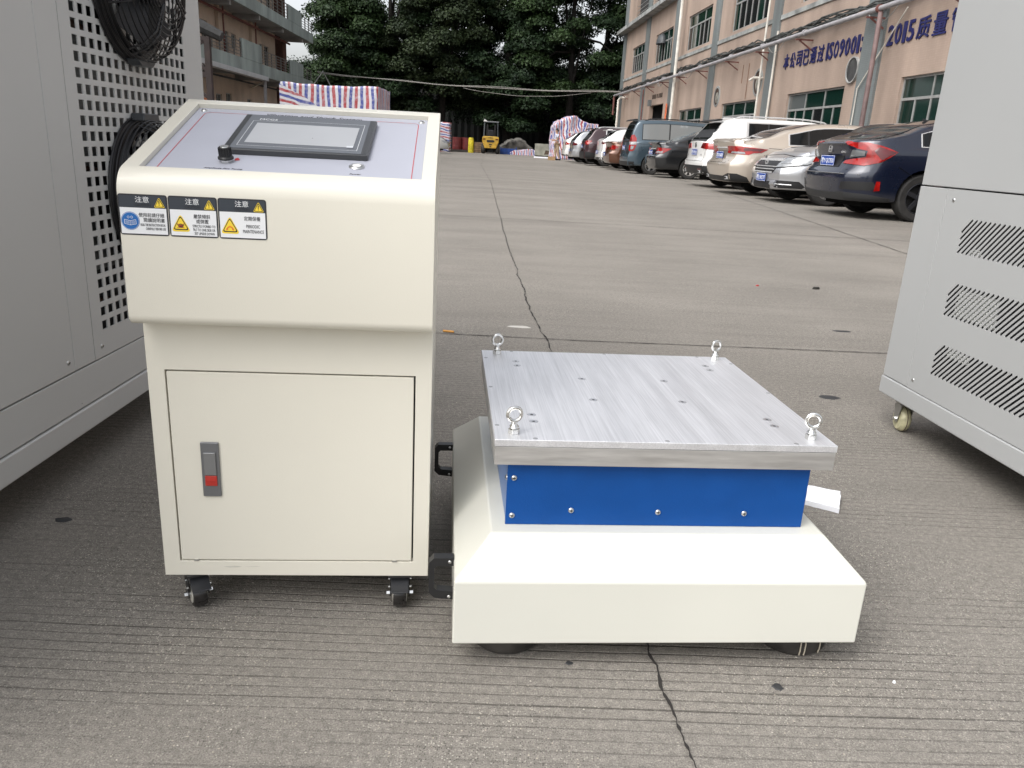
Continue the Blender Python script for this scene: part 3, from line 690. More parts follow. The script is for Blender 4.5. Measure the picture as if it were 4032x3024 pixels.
for px_, py_ in ((.140, 1.155), (.140, 1.124), (.527, 1.157), (.527, 1.127), (.254, 1.238), (.409, 1.238), (.254, 1.360), (.409, 1.360), (.140, 1.469), (.140, 1.439), (.525, 1.474), (.525, 1.444)):
    b_ = MB(); b_.lathe([(.0064, 0), (.0064, .0004), (.0050, .0006), (.0030, .0004), (.0026, .0002), (.0001, .0002)], (px_, py_, .3450), n=20); bo = b_.build('plate_bolt', csk, vt, o3)
    b_ = MB(); b_.cyl((px_, py_, .3451), .0024, .0003, n=6); b_.build('bolt_socket', mat('socket_shadow', (.06, .06, .065), .6), vt, o3, smooth=False)
    b_ = MB(); b_.lathe([(.0064, 0), (.0068, 0), (.0068, .0003), (.0064, .0003)], (px_, py_, .3450), n=20, closed=True); b_.build('bolt_rim', mat('bolt_rim_grey', (.34, .34, .35), .5, .5), vt, o3)
for px_, py_ in ((.135, 1.051), (.332, 1.051), (.530, 1.051), (.137, 1.543), (.331, 1.543), (.529, 1.543), (.082, 1.489), (.082, 1.297), (.082, 1.104), (.586, 1.496), (.587, 1.302)):
    b_ = MB(); b_.cyl((px_, py_, .3450), .0036, .0003, n=14); b_.build('edge_bolt', mat('dark_steel', (.48, .48, .49), .4, .8), vt, o3)
def eyebolt(x, y, lab, rz):
    e = MB(); e.lathe([(.0001, 0), (.0088, 0), (.0088, .0075), (.0062, .0085), (.0001, .0085)], n=6)
    o = e.build('eye_bolt', chrome, None, loc=uv(MY, x, y, .3452), rz=R(MY)+rz, smooth=False, bevel=.0005, label=lab, cat='eye bolt', group='lifting eye bolts on the table corners')
    n_ = MB(); n_.lathe([(.0065, .0085), (.0072, .011), (.0045, .0145), (.0050, .0185)], n=16); n_.build('shank', chrome, o)
    r_ = MB(); r_.torus((0, 0, .0295), .0103, .0029, 1, 32, 10); r_.build('ring', chrome, o)
eyebolt(.105, 1.071, 'zinc lifting eye bolt at the front left corner of the aluminium plate', R(8))
eyebolt(.562, 1.073, 'zinc lifting eye bolt at the front right corner of the aluminium plate', R(-14))
eyebolt(.106, 1.520, 'zinc lifting eye bolt at the back left corner of the aluminium plate', R(12))
eyebolt(.562, 1.526, 'zinc lifting eye bolt at the back right corner of the aluminium plate', R(20))
# polystyrene scrap
fz = MB(); P = [(.8715, 1.6374), (.9363, 1.6038), (.8878, 1.5129), (.8287, 1.5547)]; n = 7; vs = []
ring = []
for k in range(4):
    for j in range(n):
        a_, b_ = Vector((*P[k], 0)), Vector((*P[(k+1) % 4], 0)); ring.append(a_.lerp(b_, j/n)+Vector((random.uniform(-.0012, .0012), random.uniform(-.0012, .0012), 0)))
N_ = len(ring)
fz.add([(*r_.xy, .001) for r_ in ring]+[(*r_.xy, .013+random.uniform(-.0006, .0006)) for r_ in ring], [tuple(range(N_)), tuple(range(N_, 2*N_))]+[(k, (k+1) % N_, (k+1) % N_+N_, k+N_) for k in range(N_)])
fz.build('foam_scrap', foam, org=(.88, 1.575, 0), loc=uv(MY, .88, 1.575, 0), rz=R(MY), smooth=False, label='broken piece of white polystyrene board lying on the concrete behind the table', cat='foam board')

# ------------------------------------------------------------ left grey cabinet
LY = 1.02
UL = -.902
lc = thing('test_chamber', 'tall grey test cabinet at the left edge with a perforated panel and two black fans', 'machine', uv(LY, UL-.45, 1.06), R(LY))
oL = (UL-.45, 1.06, 0)
def lbox(name, u0, u1, v0, v1, z0, z1, m_=greyL, par=lc, bev=.0016):
    return MB().box(u0, u1, v0, v1, z0, z1).build(name, m_, par, oL, bevel=bev)
lbox('door_panel', UL-.02, UL, .55, 1.5905, .2440, 1.78)
lbox('post_panel', UL-.02, UL, 1.5920, 1.6745, .2440, 1.78)
lbox('lower_panel', UL-.02, UL-.0003, .55, 2.42, .1570, .2405)
lbox('plinth', UL-.05, UL+.003, .55, 2.421, .10, .1535, bev=.004)
lbox('inner_case', UL-.9, UL-.16, .56, 2.41, .15, 1.77, inner, bev=0)
lbox('back_case', UL-.16, UL-.022, .56, 1.68, .15, 1.77, inner, bev=0)
lbox('end_panel', UL-.9, UL-.0215, 2.412, 2.42, .15, 1.78)
pp = MB(); holes = []
for k in range(17):
    for j in range(42):
        v = 1.7215+.0342*k; z = .3035+.0315*j
        holes.append((v-.001, v+.0215, z, z+.0198))
panel_holes(pp, holes, 1.6765, 2.42, .2440, 1.78, lambda a, b_, dd: (UL-.0005-dd, a, b_), .003)
pp.build('perforated_panel', greyL, lc, oL, smooth=False, fix=False)
lbox('condenser', UL-.10, UL-.055, 1.735, 2.20, .42, 1.7, fins, bev=0)
mb = MB()
for k in range(5): mb.tube([(UL-.045, 1.72, .36+.3*k), (UL-.045, 2.3, .30+.3*k)], .008)
mb.build('pipework', mat('copper_dark', (.12, .07, .05), .4, .6), lc, oL)
lbox('inner_post', UL-.055, UL-.014, 2.395, 2.411, .25, 1.77, inner, bev=0)
for vv, zz in ((1.568, .268), (1.708, .269), (1.600, .168), ): dscrew(UL, vv, zz, 0, 1, .0055 if zz > .2 else .002, lc, oL)
# fans
def fan(zc, par):
    vc = 1.985; c_ = (UL, vc, zc)
    f = MB()
    f.lathe([(.150, .002), (.176, .002), (.177, .006), (.172, .010), (.160, .012), (.154, .024), (.150, .024)], c_, 0, 48, closed=True)
    fo = f.build('fan', blackm, par, oL)
    g = MB()
    prof_ = [(.174, .014), (.1735, .024), (.172, .034), (.169, .044), (.163, .052), (.156, .063), (.147, .072), (.136, .079), (.124, .084), (.112, .087), (.100, .089), (.088, .090), (.076, .090), (.064, .090)]
    for r_, h_ in prof_: g.torus((UL+h_, vc, zc), r_, .0018, 0, 48, 5)
    g.torus((UL+.004, vc, zc), .180, .003, 0, 48, 6)
    for a_ in range(0, 360, 45):
        t = R(a_+20); dd = .006
        for s_ in (-1, 1):
            tt = t+s_*dd/.1; g.tube([(UL+.030, vc+.174*math.cos(tt), zc+.174*math.sin(tt)), (UL+.060, vc+.160*math.cos(tt), zc+.160*math.sin(tt)), (UL+.086, vc+.125*math.cos(tt), zc+.125*math.sin(tt)), (UL+.092, vc+.055*math.cos(tt), zc+.055*math.sin(tt))], .0026, 6)
    g.build('fan_guard', blackm, fo, oL)
    mo = MB(); mo.lathe([(.0001, .075), (.045, .074), (.052, .066), (.052, .0), (.052, -.05)], c_, 0, 32); mo.build('fan_motor', mat('motor_casing', (.02, .02, .022), .4), fo, oL)
    bd = MB()
    for k in range(6):
        t = 2*math.pi*k/6
        vs = []
        for rr in (.052, .1, .148):
            for s_, hx in ((-1, .010), (1, .052)):
                tt = t+s_*(.26+.05*(rr/.148)); vs.append((UL+hx, vc+rr*math.cos(tt), zc+rr*math.sin(tt)))
        bd.add(vs, [(0, 1, 3, 2), (2, 3, 5, 4)])
    bd.build('fan_blade', mat('fan_blade_grey', (.035, .036, .04), .45), fo, oL, fix=False)
    cw = MB(); cw.lathe([(.150, .018), (.150, -.05), (.0001, -.05)], c_, 0, 40, cap=False); cw.build('fan_cowl', mat('fan_cowl_black', (.01, .01, .011), .5), fo, oL, fix=False)
    tb = MB(); tb.prism([(vc-.045, zc+.170), (vc+.045, zc+.170), (vc+.038, zc+.188), (vc-.038, zc+.188)] if zc < .8 else [(vc-.05, zc-.170), (vc+.05, zc-.170), (vc+.03, zc-.184), (vc-.03, zc-.184)], 0, UL+.001, UL+.034)
    tb.build('terminal_cover', mat('grey_black_cover', (.05, .055, .06), .4), fo, oL, bevel=.003)
fan(.590, lc); fan(1.067, lc); fan(1.540, lc)

# ------------------------------------------------------------ right grey cabinet
RY = 4.63
UR = 1.285
rc = thing('test_chamber', 'tall light grey test cabinet at the right edge with three rows of slanted vent slots', 'machine', uv(RY, UR+.45, .9), R(RY))
oR = (UR+.45, .9, 0)
def rbox(name, u0, u1, v0, v1, z0, z1, m_=grey, bev=.0018):
    return MB().box(u0, u1, v0, v1, z0, z1).build(name, m_, rc, oR, bevel=bev)
rbox('plinth', UR-.003, UR+.85, .70, 2.1535, .10, .1515, bev=.004)
rbox('corner_post', UR, UR+.05, 2.0225, 2.150, .1535, .7000)
rbox('upper_panel', UR, UR+.85, .70, 2.147, .7035, 1.80, bev=.0025)
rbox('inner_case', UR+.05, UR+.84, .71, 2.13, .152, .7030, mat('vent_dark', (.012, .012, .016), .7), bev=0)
rbox('back_panel', UR+.0505, UR+.845, 2.1305, 2.149, .153, .7)
sp = MB().box(UR, UR+.0018, .70, 2.0205, .1535, .7005).build('vent_panel', grey, rc, oR, smooth=False)
cu = MB()
for z0 in (.545, .3825, .2205):
    for k in range(-3, 34):
        c_ = 1.928+z0-.0173*k; zs = max(z0, c_-1.928); ze = z0+.085
        if c_-ze < 1.30: break
        a_ = Vector((0, c_-zs, zs)); b_ = Vector((0, c_-ze, ze)); d_ = (b_-a_).normalized(); n_ = Vector((0, d_.z, -d_.y))*.0029
        e_ = d_*.0018
        pts = [a_-n_, a_-n_*.5-e_, a_+n_*.5-e_, a_+n_, b_+n_, b_+n_*.5+e_, b_-n_*.5+e_, b_-n_]
        cu.prism([(p.y-oR[1], p.z) for p in pts], 0, UR-oR[0]-.01, UR-oR[0]+.02)
carve(sp, cu); sp.data.materials.clear(); sp.data.materials.append(grey); sp.data.polygons.foreach_set('material_index', [0]*len(sp.data.polygons))
ms = MB()
for z0, va, vb, lo, hi in ((.3825, 1.738, 1.893, .004, .074), (.2205, 1.80, 1.885, .060, .085), (.545, 1.845, 1.885, 0, .014)):
    k = 0; v = va-.09
    while v < vb+.02:
        a_ = (v, z0+lo); b_ = (v+(hi-lo), z0+hi)
        if a_[0] < va: s_ = va-a_[0]; a_ = (va, a_[1]+s_)
        if b_[0] > vb: s_ = b_[0]-vb; b_ = (vb, b_[1]-s_)
        if b_[1] > a_[1]+.003: ms.obox((UR+.0068, a_[0], a_[1]), (UR+.0068, b_[0], b_[1]), .0045, .0070, (1, 0, 0))
        v += .0150
ms.build('inner_grille', mat('bare_grille_grey', (.62, .63, .60), .5), rc, oR, smooth=False)
for vv, zz in ((1.988, .673), (1.999, .181)): dscrew(UR, vv, zz, 0, -1, .0052, rc, oR)
zinc = mat('dull_zinc', (.42, .42, .40), .4, .9)
def big_caster(u, v, yaw_, ang, par, org):
    Mx = Matrix.Translation((u, v, 0)) @ Matrix.Rotation(ang, 4, 'Z')
    f = MB(Mx); f.box(-.036, .036, -.03, .03, .096, .0995); f.lathe([(.0001, .084), (.024, .084), (.026, .09), (.024, .096), (.0001, .096)], n=24)
    for s_ in (-1, 1): f.prism([(-.012, .028), (.008, .028), (.020, .078), (-.022, .084), (-.024, .074)][::s_], 0, s_*.0165, s_*.0195)
    f.box(-.0195, .0195, -.02, .02, .081, .084)
    c_ = f.build('caster', zinc, par, org, bevel=.0008)
    w = MB(Mx); w.lathe([(.010, -.0145), (.030, -.0140), (.0355, -.008), (.037, -.002), (.037, .004), (.0350, .009), (.030, .0140), (.010, .0145)], (0, -.002, .037), 0, 34, closed=True); w.build('caster_wheel', nylon, c_, org)
    s2 = MB(Mx); s2.torus((.001, -.002, .037), .0356, .0022, 0, 34, 6); s2.build('dirt_stripe', mat('wheel_dirt', (.09, .06, .05), .8), c_, org)
    t = MB(Mx); t.lathe([(.0001, -.029), (.0065, -.029), (.0065, -.0195), (.004, -.0195), (.004, .0195), (.0065, .0195), (.0065, .026), (.0001, .026)], (0, -.002, .037), 0, 6); t.build('axle_bolt', chrome, c_, org, smooth=False)
for uu, vv, an in ((UR+.046, 2.085, -8), (UR+.80, 2.085, 20), (UR+.046, .80, 10), (UR+.80, .80, 0)): big_caster(uu, vv, RY, R(an), rc, oR)
for uu, vv, an in ((UL-.08, 2.35, 25), (UL-.82, 2.35, 20), (UL-.08, .66, 10), (UL-.82, .66, 0)): big_caster(uu, vv, LY, R(an), lc, oL)

# ============================================================ the yard beyond
# ------------------------------------------------------------ right factory building
BY = 3.9
UF = 11.0
pink = tile_mat('pink_mosaic_tile', (.385, .295, .24), (.352, .27, .218), .11, .055, var=.03)
greyt = tile_mat('grey_mosaic_tile', (.17, .19, .19), (.14, .155, .155), .1, .05, var=.05, stain=.35)
concm = mat('stained_concrete', (.25, .26, .25), .85, var=.45, vscale=1.6, bump=.4, bscale=30)
alum = mat('window_aluminium', (.36, .36, .35), .5, .4, var=.15, vscale=8)
gglass = mat('green_window_glass', (.006, .022, .017), .08, spec=.6)
dglass = mat('dark_open_window', (.008, .009, .010), .2)
pglass = mat('pale_window_glass', (.10, .11, .11), .12)
bR = thing('factory_building', 'pink tiled factory building with grey pilasters and blue wall lettering on the right', 'building', uv(BY, UF, 35), R(BY))
oB = (UF, 35, 0)
GW = [(38.84, 43.02), (31.41, 35.68), (23.97, 28.30), (16.6, 20.80), (9.2, 13.4)]
UW = [(53.4, 57.3), (46.1, 50.2), (38.85, 42.95), (31.41, 35.68), (24.0, 28.3), (16.6, 20.8)]
holes = [(a, b_, .95, 2.90) for a, b_ in GW]+[(a, b_, 5.78, 7.42) for a, b_ in UW]+[(46.75, 50.3, 0, 3.43)]
holes += [(a, b_, 9.9, 11.6) for a, b_ in UW[2:]]+[(52.8, 57.2, 9.0, 11.6), (46.2, 51.8, 9.0, 11.6)]
w = MB(); panel_holes(w, holes, 5.0, 60.6, 0, 13.0, lambda a, b_, dd: (UF+dd, a, b_), .24); w.build('wall', pink, bR, oB, smooth=False, fix=False)
w = MB(); w.box(UF+.245, UF+14, 5.02, 46.5, .0, 12.98); w.box(UF+.245, UF+14, 50.5, 60.58, .0, 12.98); w.box(UF+.245, UF+14, 46.5, 50.5, 3.6, 12.98); w.box(UF+4, UF+14, 46.5, 50.5, 0, 3.6); w.build('inner_wall', mat('dim_interior', (.03, .03, .03), .9), bR, oB, smooth=False)
w = MB(); w.box(UF+.002, UF+14, 60.585, 60.8, 0, 13.0); w.build('end_wall', pink, bR, oB, smooth=False)
w = MB(); w.box(UF-.3, UF+14.2, 4.9, 61.0, 13.0, 13.35); w.build('parapet', concm, bR, oB, smooth=False)
for k, (a, b_) in enumerate(((59.75, 60.75), (52.05, 53.1), (44.75, 45.6), (37.3, 38.1), (29.85, 30.6), (22.05, 23.15), (14.6, 15.6), (7.3, 8.2))):
    MB().box(UF-.07, UF+.01, a, b_, 0, 8.7 if k < 3 else 12.9).build('pilaster', greyt, bR, oB, smooth=False)
    if k < 3: MB().box(UF-.07, UF+.01, a, b_, 8.95, 12.9).build('pilaster', greyt, bR, oB, smooth=False)
pv = [59.75, 53.1, 52.05, 45.6, 44.75, 38.1, 37.3, 30.6, 29.85, 23.15, 22.05, 15.6, 14.6, 8.2]
for k in range(0, 14, 2): MB().box(UF-.05, UF+.01, pv[k+1]+.004, pv[k]-.004, 5.47, 5.63).build('string_course', concm, bR, oB, bevel=.01)
MB().box(UF-.55, UF+.01, 45.4, 61.1, 8.70, 8.945).build('balcony_slab', concm, bR, oB, bevel=.01)
for a, b_ in ((52.9, 57.1), (46.3, 51.7)):
    rr_ = MB()
    for z in (9.25, 9.5, 9.75, 10.0): rr_.tube([(UF+.06, a, z), (UF+.06, b_, z)], .02, 5)
    rr_.build('balcony_railing', alum, bR, oB)
def window(bld, org, uf, a, b_, z0, z1, zt, sgn=1, top=3, low=6, g=gglass, rnd=0., depth=.075, fr=.055):
    """frame bars with panes as children; a..b along the wall, zt = transom height"""
    f = MB(); x0_, x1_ = uf+sgn*depth, uf+sgn*(depth+.06)
    X0, X1 = min(x0_, x1_), max(x0_, x1_)
    f.box(X0, X1, a, a+fr, z0, z1); f.box(X0, X1, b_-fr, b_, z0, z1)
    f.box(X0, X1, a+fr, b_-fr, z0, z0+fr); f.box(X0, X1, a+fr, b_-fr, z1-fr, z1); 
    if zt: f.box(X0, X1, a+fr, b_-fr, zt-fr*.6, zt+fr*.6)
    wd = b_-a
    for rows, n_, q0, q1 in ((0, top, zt+fr*.6, z1-fr), (1, low, z0+fr, (zt-fr*.6) if zt else z1-fr)):
        if not n_: continue
        for k in range(1, n_):
            vv = a+wd*k/n_; t_ = fr*(.5 if rows else .42); f.box(X0+.002, X1-.002, vv-t_, vv+t_, q0, q1)
    fo = f.build('window', alum, bld, org, smooth=False)
    for rows, n_, q0, q1 in ((0, top, zt+fr*.6, z1-fr), (1, low, z0+fr, (zt-fr*.6) if zt else z1-fr)):
        for k in range(n_):
            va = a+wd*k/n_+fr*.5; vb = a+wd*(k+1)/n_-fr*.5
            r_ = random.random(); gm_ = dglass if (rows and r_ < rnd) else (pglass if r_ > .98 else g)
            xm = (X0+X1)/2; MB().box(xm-.004, xm+.004, va, vb, q0, q1).build('pane', gm_, fo, org, smooth=False)
    return fo
for k, (a, b_) in enumerate(GW): window(bR, oB, UF, a, b_, .95, 2.90, 2.36, rnd=.15 if k > 1 else .45)
for k, (a, b_) in enumerate(UW): window(bR, oB, UF, a, b_, 5.78, 7.42, 6.88, rnd=.35)
for k, (a, b_) in enumerate(UW[2:]): window(bR, oB, UF, a, b_, 9.9, 11.6, 11.0, rnd=.35)
# lettering
letm = mat('navy_letters', (.012, .014, .10), .4, var=.2, vscale=12)
BX = Vector((math.cos(R(BY)), math.sin(R(BY)), 0)); 
def wallM(u, v, z): return frame((u-oB[0], v-oB[1], z), (0, -1, 0), (0, 0, 1), (-1, 0, 0))
v = 29.06
def letters(chars, v0, v1, z0=3.74, z1=4.24):
    wts = [1.0 if ord(c_) > 255 else (.26 if c_ in 'I:' else .36 if c_ == '1' else .60) for c_ in chars]; tot = sum(wts); v = v0
    for c_, w_ in zip(chars, wts):
        dv = (v0-v1)*w_/tot; 
        text(c_, wallM(UF-.012, v-.01, z0+(.02 if c_ == ':' else 0)), dv*(.66 if c_ in '1' else .62 if c_ in 'I:' else .80), (z1-z0)*(.8 if c_ == ':' else 1), letm, 'letter', bR, ext=.022, bold=.016 if ord(c_) < 256 else .014); v -= dv
letters('本公司已通过', 29.02, 25.66); letters('ISO9001', 25.58, 23.36); letters(':', 23.34, 23.24)
letters('2015', 21.88, 20.50, 3.74, 4.25); letters('质量管理体系认证', 20.45, 14.75, 3.74, 4.25)
letb = mat('brown_sign_letters', (.045, .03, .022), .7)
for k, vv in enumerate((49.6, 49.25, 48.9, 48.45, 48.0, 47.65, 47.3)):
    MB().box(UF-.04, UF-.001, vv-.12, vv, 3.78 if k != 3 else 3.8, 4.02+.0*k).build('door_lettering', letb, bR, oB, smooth=False)
MB().box(UF-.19, UF-.165, 45.05, 45.35, 2.40, 3.33).build('orange_banner', mat('orange_banner', (.62, .15, .06), .6, var=.5, vscale=7), bR, oB)
# pipes
pipeg = mat('grey_drain_pipe', (.32, .31, .32), .45, var=.2, vscale=4); pipew = mat('white_drain_pipe', (.62, .59, .53), .5, var=.2, vscale=3)
rust = mat('red_oxide_pipe', (.16, .06, .05), .6, var=.4, vscale=5); cable = mat('old_cable_bundle', (.055, .058, .055), .8, var=.6, vscale=8)
MB().tube([(UF-.5, 5, 4.60), (UF-.5, 22, 4.60), (UF-.5, 40, 4.56), (UF-.5, 60.3, 4.52)], .068, 12).build('horizontal_pipe', pipeg, bR, oB)
for vv in (12, 18, 21.6, 26.3, 30, 33.6, 38, 41.6, 45.2, 49, 53, 57):
    MB().lathe([(.1, -.05), (.1, .05)], (UF-.5, vv, 4.60-(.08 if vv > 50 else 0)), 1, 12).build('pipe_collar', rust if vv in (21.6,) else pipeg, bR, oB)
    bk = MB(); vb = vv+.5; bk.obox((UF, vb, 4.46), (UF-.58, vb, 4.46), .045, .045); bk.obox((UF, vb, 4.16), (UF-.45, vb, 4.44), .04, .04); bk.build('pipe_bracket', rust, bR, oB, smooth=False)
MB().tube([(UF-.5, 21.5, 4.5), (UF-.5, 21.5, 0)], .065, 12).build('vertical_pipe', mat('red_oxide_pipe_worn', (.19, .13, .125), .6, var=.5, vscale=3), bR, oB)
MB().tube([(UF-.5, 60.3, 4.55), (UF-.5, 60.3, 3.2)], .075, 8).build('vertical_pipe', rust, bR, oB)
MB().tube([(UF-.3, 43.5, 9.5), (UF-.3, 43.5, 0)], .085, 10).build('vertical_pipe', pipew, bR, oB)
for vv, zz, uu in ((30.75, 9.5, .20), (29.72, 5.1, .12)): MB().tube([(UF-uu, vv, zz), (UF-uu, vv, 0)], .04, 8).build('thin_pipe', pipew, bR, oB)
MB().tube([(UF-.12, 20.9, 4.55), (UF-.12, 22.9, 2.75), (UF-.12, 22.9, 0)], .018, 6).build('thin_pipe', pipew, bR, oB)
MB().tube([(UF-.2, 51.6, 4.45), (UF-.2, 51.6, 3.3), (UF-.2, 51.5, 0)], .04, 8).build('thin_pipe', rust, bR, oB)
for k in range(10):
    random.seed(k); pts = []
    for q in range(70):
        vv = 5+q*.8; pts.append((UF-.12-random.random()*.14, vv, 4.86+.05*math.sin(q*.7+k)+random.uniform(-.09, .09)))
    MB().tube(pts, .016+.014*random.random(), 5).build('wall_cable', cable, bR, oB)
for k in range(6):
    a_ = random.uniform(15, 50); MB().tube([(UF-.25, a_+t*.25, 4.78-.45*math.sin(math.pi*t/8)) for t in range(9)], .012, 4).build('loose_wire', mat('pale_wire', (.3, .29, .27), .6), bR, oB)
# duct and old fan openings
dc = MB(); dc.lathe([(.33, .0), (.36, -.0), (.36, -.10), (.33, -.10)], (UF+.02, 23.55, 3.30), 0, 32, closed=True); do = dc.build('exhaust_duct', mat('dusty_duct', (.36, .36, .35), .6, var=.3, vscale=4), bR, oB)
MB().cyl((UF-.05, 23.55, 3.30), .33, .01, 0, 28).build('duct_dark_disc', mat('duct_inside', (.05, .05, .05), .7, var=.6, vscale=3), do, oB)  # dark disc: shade inside the open duct put into its colour
for vv, zz, r_ in ((36.55, 3.26, .36), (31.45, 3.50, .42)):
    f = MB(); f.lathe([(r_, -.03), (r_+.09, -.015), (r_+.09, .01), (r_, .01)], (UF, vv, zz), 0, 28, closed=True); fo = f.build('vent_opening', concm, bR, oB)
    MB().cyl((UF-.012, vv, zz), r_, .01, 0, 28).build('vent_rust', mat('vent_rust', (.05, .03, .022), .9, var=.8, vscale=5), fo, oB)
    MB().cyl((UF-.03, vv-.08, zz-.05), r_*.62, .015, 0, 20).build('vent_fan', mat('vent_dust', (.22, .21, .18), .8, var=.6, vscale=6), fo, oB)
stm = mat('rust_streak', (.17, .085, .045), .8, var=.4, vscale=6)
for vv, z0, z1 in ((32.7, 2.95, 4.3), (33.4, 3.6, 4.3)): MB().box(UF-.006, UF-.002, vv-.035, vv+.035, z0, z1).build('rust_streak', stm, bR, oB, smooth=False)
# flood lamp and cctv at the door, small hood on a window
MB().box(UF-.35, UF-.15, 49.1, 49.4, 3.35, 3.72).build('flood_lamp', mat('lamp_body', (.12, .125, .125), .5), bR, oB, bevel=.02)
MB().tube([(UF, 31.0, 3.62), (UF-.35, 31.0, 3.62), (UF-.4, 31.25, 3.55)], .05, 8).build('wall_camera', pipew, bR, oB)
hd = MB(); hd.lathe([(.55*math.cos(t), .55*math.sin(t)) for t in [k*math.pi/12 for k in range(0, 7)]], (0, 0, 0), 2, 20, cap=False)
for p in hd.v: p.x = p.x*.55+UF-.05; p.y = p.y+48.5; p.z = p.z*1.0+6.75
hd.build('window_hood', mat('dark_hood', (.06, .065, .07), .5), bR, oB, fix=False)

# ------------------------------------------------------------ left dormitory building
DY = 2.2
bL = thing('dormitory_building', 'beige building with grey green gallery parapets and metal railings on the left', 'building', uv(DY, -14.6, 45), R(DY))
oD = (-14.6, 45, 0)
beige = mat('beige_plaster', (.52, .415, .33), .8, var=.14, vscale=1.2, bump=.2, bscale=60)
ggr = mat('grey_green_render', (.27, .31, .295), .75, var=.30, vscale=1.1, bump=.2, bscale=40, stretch=(1, 1, .4))
soff = mat('slab_soffit', (.27, .265, .255), .85, var=.2, vscale=1.2)
brick = mat('red_brown_wall', (.13, .065, .05), .8, var=.3, vscale=3)
rail = mat('steel_railing', (.26, .25, .24), .4, .7)
UW_ = -14.6; UG = -13.0
dh = []
small = [(43.6, 44.5, 1.9, 2.5), (45.2, 46.1, 1.95, 2.62), (49.0, 49.8, 1.95, 2.5), (38.6, 40.0, 5.0, 5.9), (40.6, 41.5, 5.0, 5.85), (42.0, 42.9, 5.0, 5.85), (45.3, 46.1, 4.6, 5.75), (46.6, 47.4, 5.0, 5.75), (48.0, 48.8, 5.1, 5.72), (49.3, 50.1, 5.1, 5.7), (52.0, 52.7, 4.1, 5.85), (53.0, 54.0, 4.1, 5.85)]
small += [(45+3*k, 45.9+3*k, 8.2, 9.2) for k in range(4)]
w = MB(); panel_holes(w, small, 12, 55.6, 0, 10.4, lambda a, b_, dd: (UW_-dd, a, b_), .15); w.build('wall', beige, bL, oD, smooth=False, fix=False)
MB().box(UW_-6, UW_-.16, 12.01, 55.59, 0, 10.39).build('inner_wall', mat('dim_interior', (.03, .03, .03), .9), bL, oD, smooth=False)
MB().box(UW_-6, UW_-.9, 55.6, 58.6, 0, 10.4).build('end_bay', brick, bL, oD, smooth=False)
MB().box(UW_-.9, UW_-.02, 57.6, 58.6, 0, 10.4).build('corner_column', brick, bL, oD, smooth=False)
for a, b_, z0, z1 in small: window(bL, oD, UW_, a, b_, z0, z1, 0, sgn=-1, top=0, low=2, g=dglass if z1 > 5.8 else pglass, depth=.06, fr=.05)
for z0, z1, vend in ((3.66, 3.80, 59.2), (6.80, 6.96, 59.7)):
    MB().box(UW_-.01, UG-.122, 12, vend, z0, z1).build('gallery_slab', soff, bL, oD, smooth=False)
    lo = z0-.02; hi = 4.27 if z0 < 5 else 7.40
    MB().box(UG-.12, UG, 12, vend, lo, hi).build('parapet', ggr, bL, oD, bevel=.012)
    for k in range(8): MB().box(UW_+.02, UG-.13, 22+k*5.0-.12, 22+k*5.0+.12, z0-.26, z0-.003).build('slab_beam', soff, bL, oD, smooth=False)
MB().box(UW_-6.2, UG+.1, 12, 59, 10.4, 10.6).build('roof_slab', soff, bL, oD, smooth=False)
for a, b_, z0, z1 in ((43.2, 46.65, 4.275, 5.20), (53.05, 56.5, 4.275, 5.12), (52.9, 56.4, 7.405, 8.28), (32, 35.5, 4.275, 5.2), (42.5, 46.0, 7.405, 8.3)):
    MB().box(UG-.125, UG+.003, a, b_, z0, z1).build('parapet_panel', ggr, bL, oD, bevel=.012)
def railing(a, b_, z0, z1):
    r_ = MB()
    for k in range(5): 
        z = z0+.12+(z1-z0-.12)*k/4; r_.tube([(UG-.06, a, z), (UG-.06, b_, z)], .028 if k == 4 else .018, 5)
    n_ = max(1, round((b_-a)/1.1))
    ro = r_.build('railing', rail, bL, oD)
    for k in range(n_+1):
        vv = a+(b_-a)*k/n_; MB().box(UG-.09, UG-.03, vv-.03, vv+.03, z0, z1-.03).build('rail_post', rail, ro, oD, smooth=False)
railing(35.6, 43.1, 4.28, 5.03); railing(46.75, 53.0, 4.28, 5.00); railing(56.6, 59.0, 4.28, 4.95)
railing(46.1, 52.8, 7.41, 8.25); railing(56.5, 59.6, 7.41, 8.15)
for vv in (38.5, 44.2, 50.0): MB().box(UW_+.02, UW_+.18, vv-.14, vv+.14, 3.81, 6.79).build('gallery_column', beige, bL, oD, smooth=False); MB().tube([(UW_+.30, vv+.25, 3.8), (UW_+.30, vv+.25, 6.8)], .05, 6).build('drain_pipe', rust, bL, oD)
MB().tube([(UW_+.35, 20, 6.5), (UW_+.35, 58, 6.5)], .07, 8).build('fire_pipe', rust, bL, oD)
MB().tube([(UW_+.35, 30, 3.35), (UW_+.35, 56, 3.35)], .05, 6).build('fire_pipe', cable, bL, oD)
MB().box(UG-.1, UG+.25, 30, 47.0, 3.42, 3.635).build('awning_fascia', mat('white_fascia', (.50, .51, .52), .5, var=.1, vscale=2), bL, oD, bevel=.01)
MB().box(UG+.02, UG+.14, 46.7, 46.9, 0, 3.41).build('awning_post', pipeg, bL, oD, smooth=False)
MB().tube([(UG, 46.8, 3.35), (UW_+.1, 49.5, 3.15)], .05, 6).build('awning_strut', pipew, bL, oD)

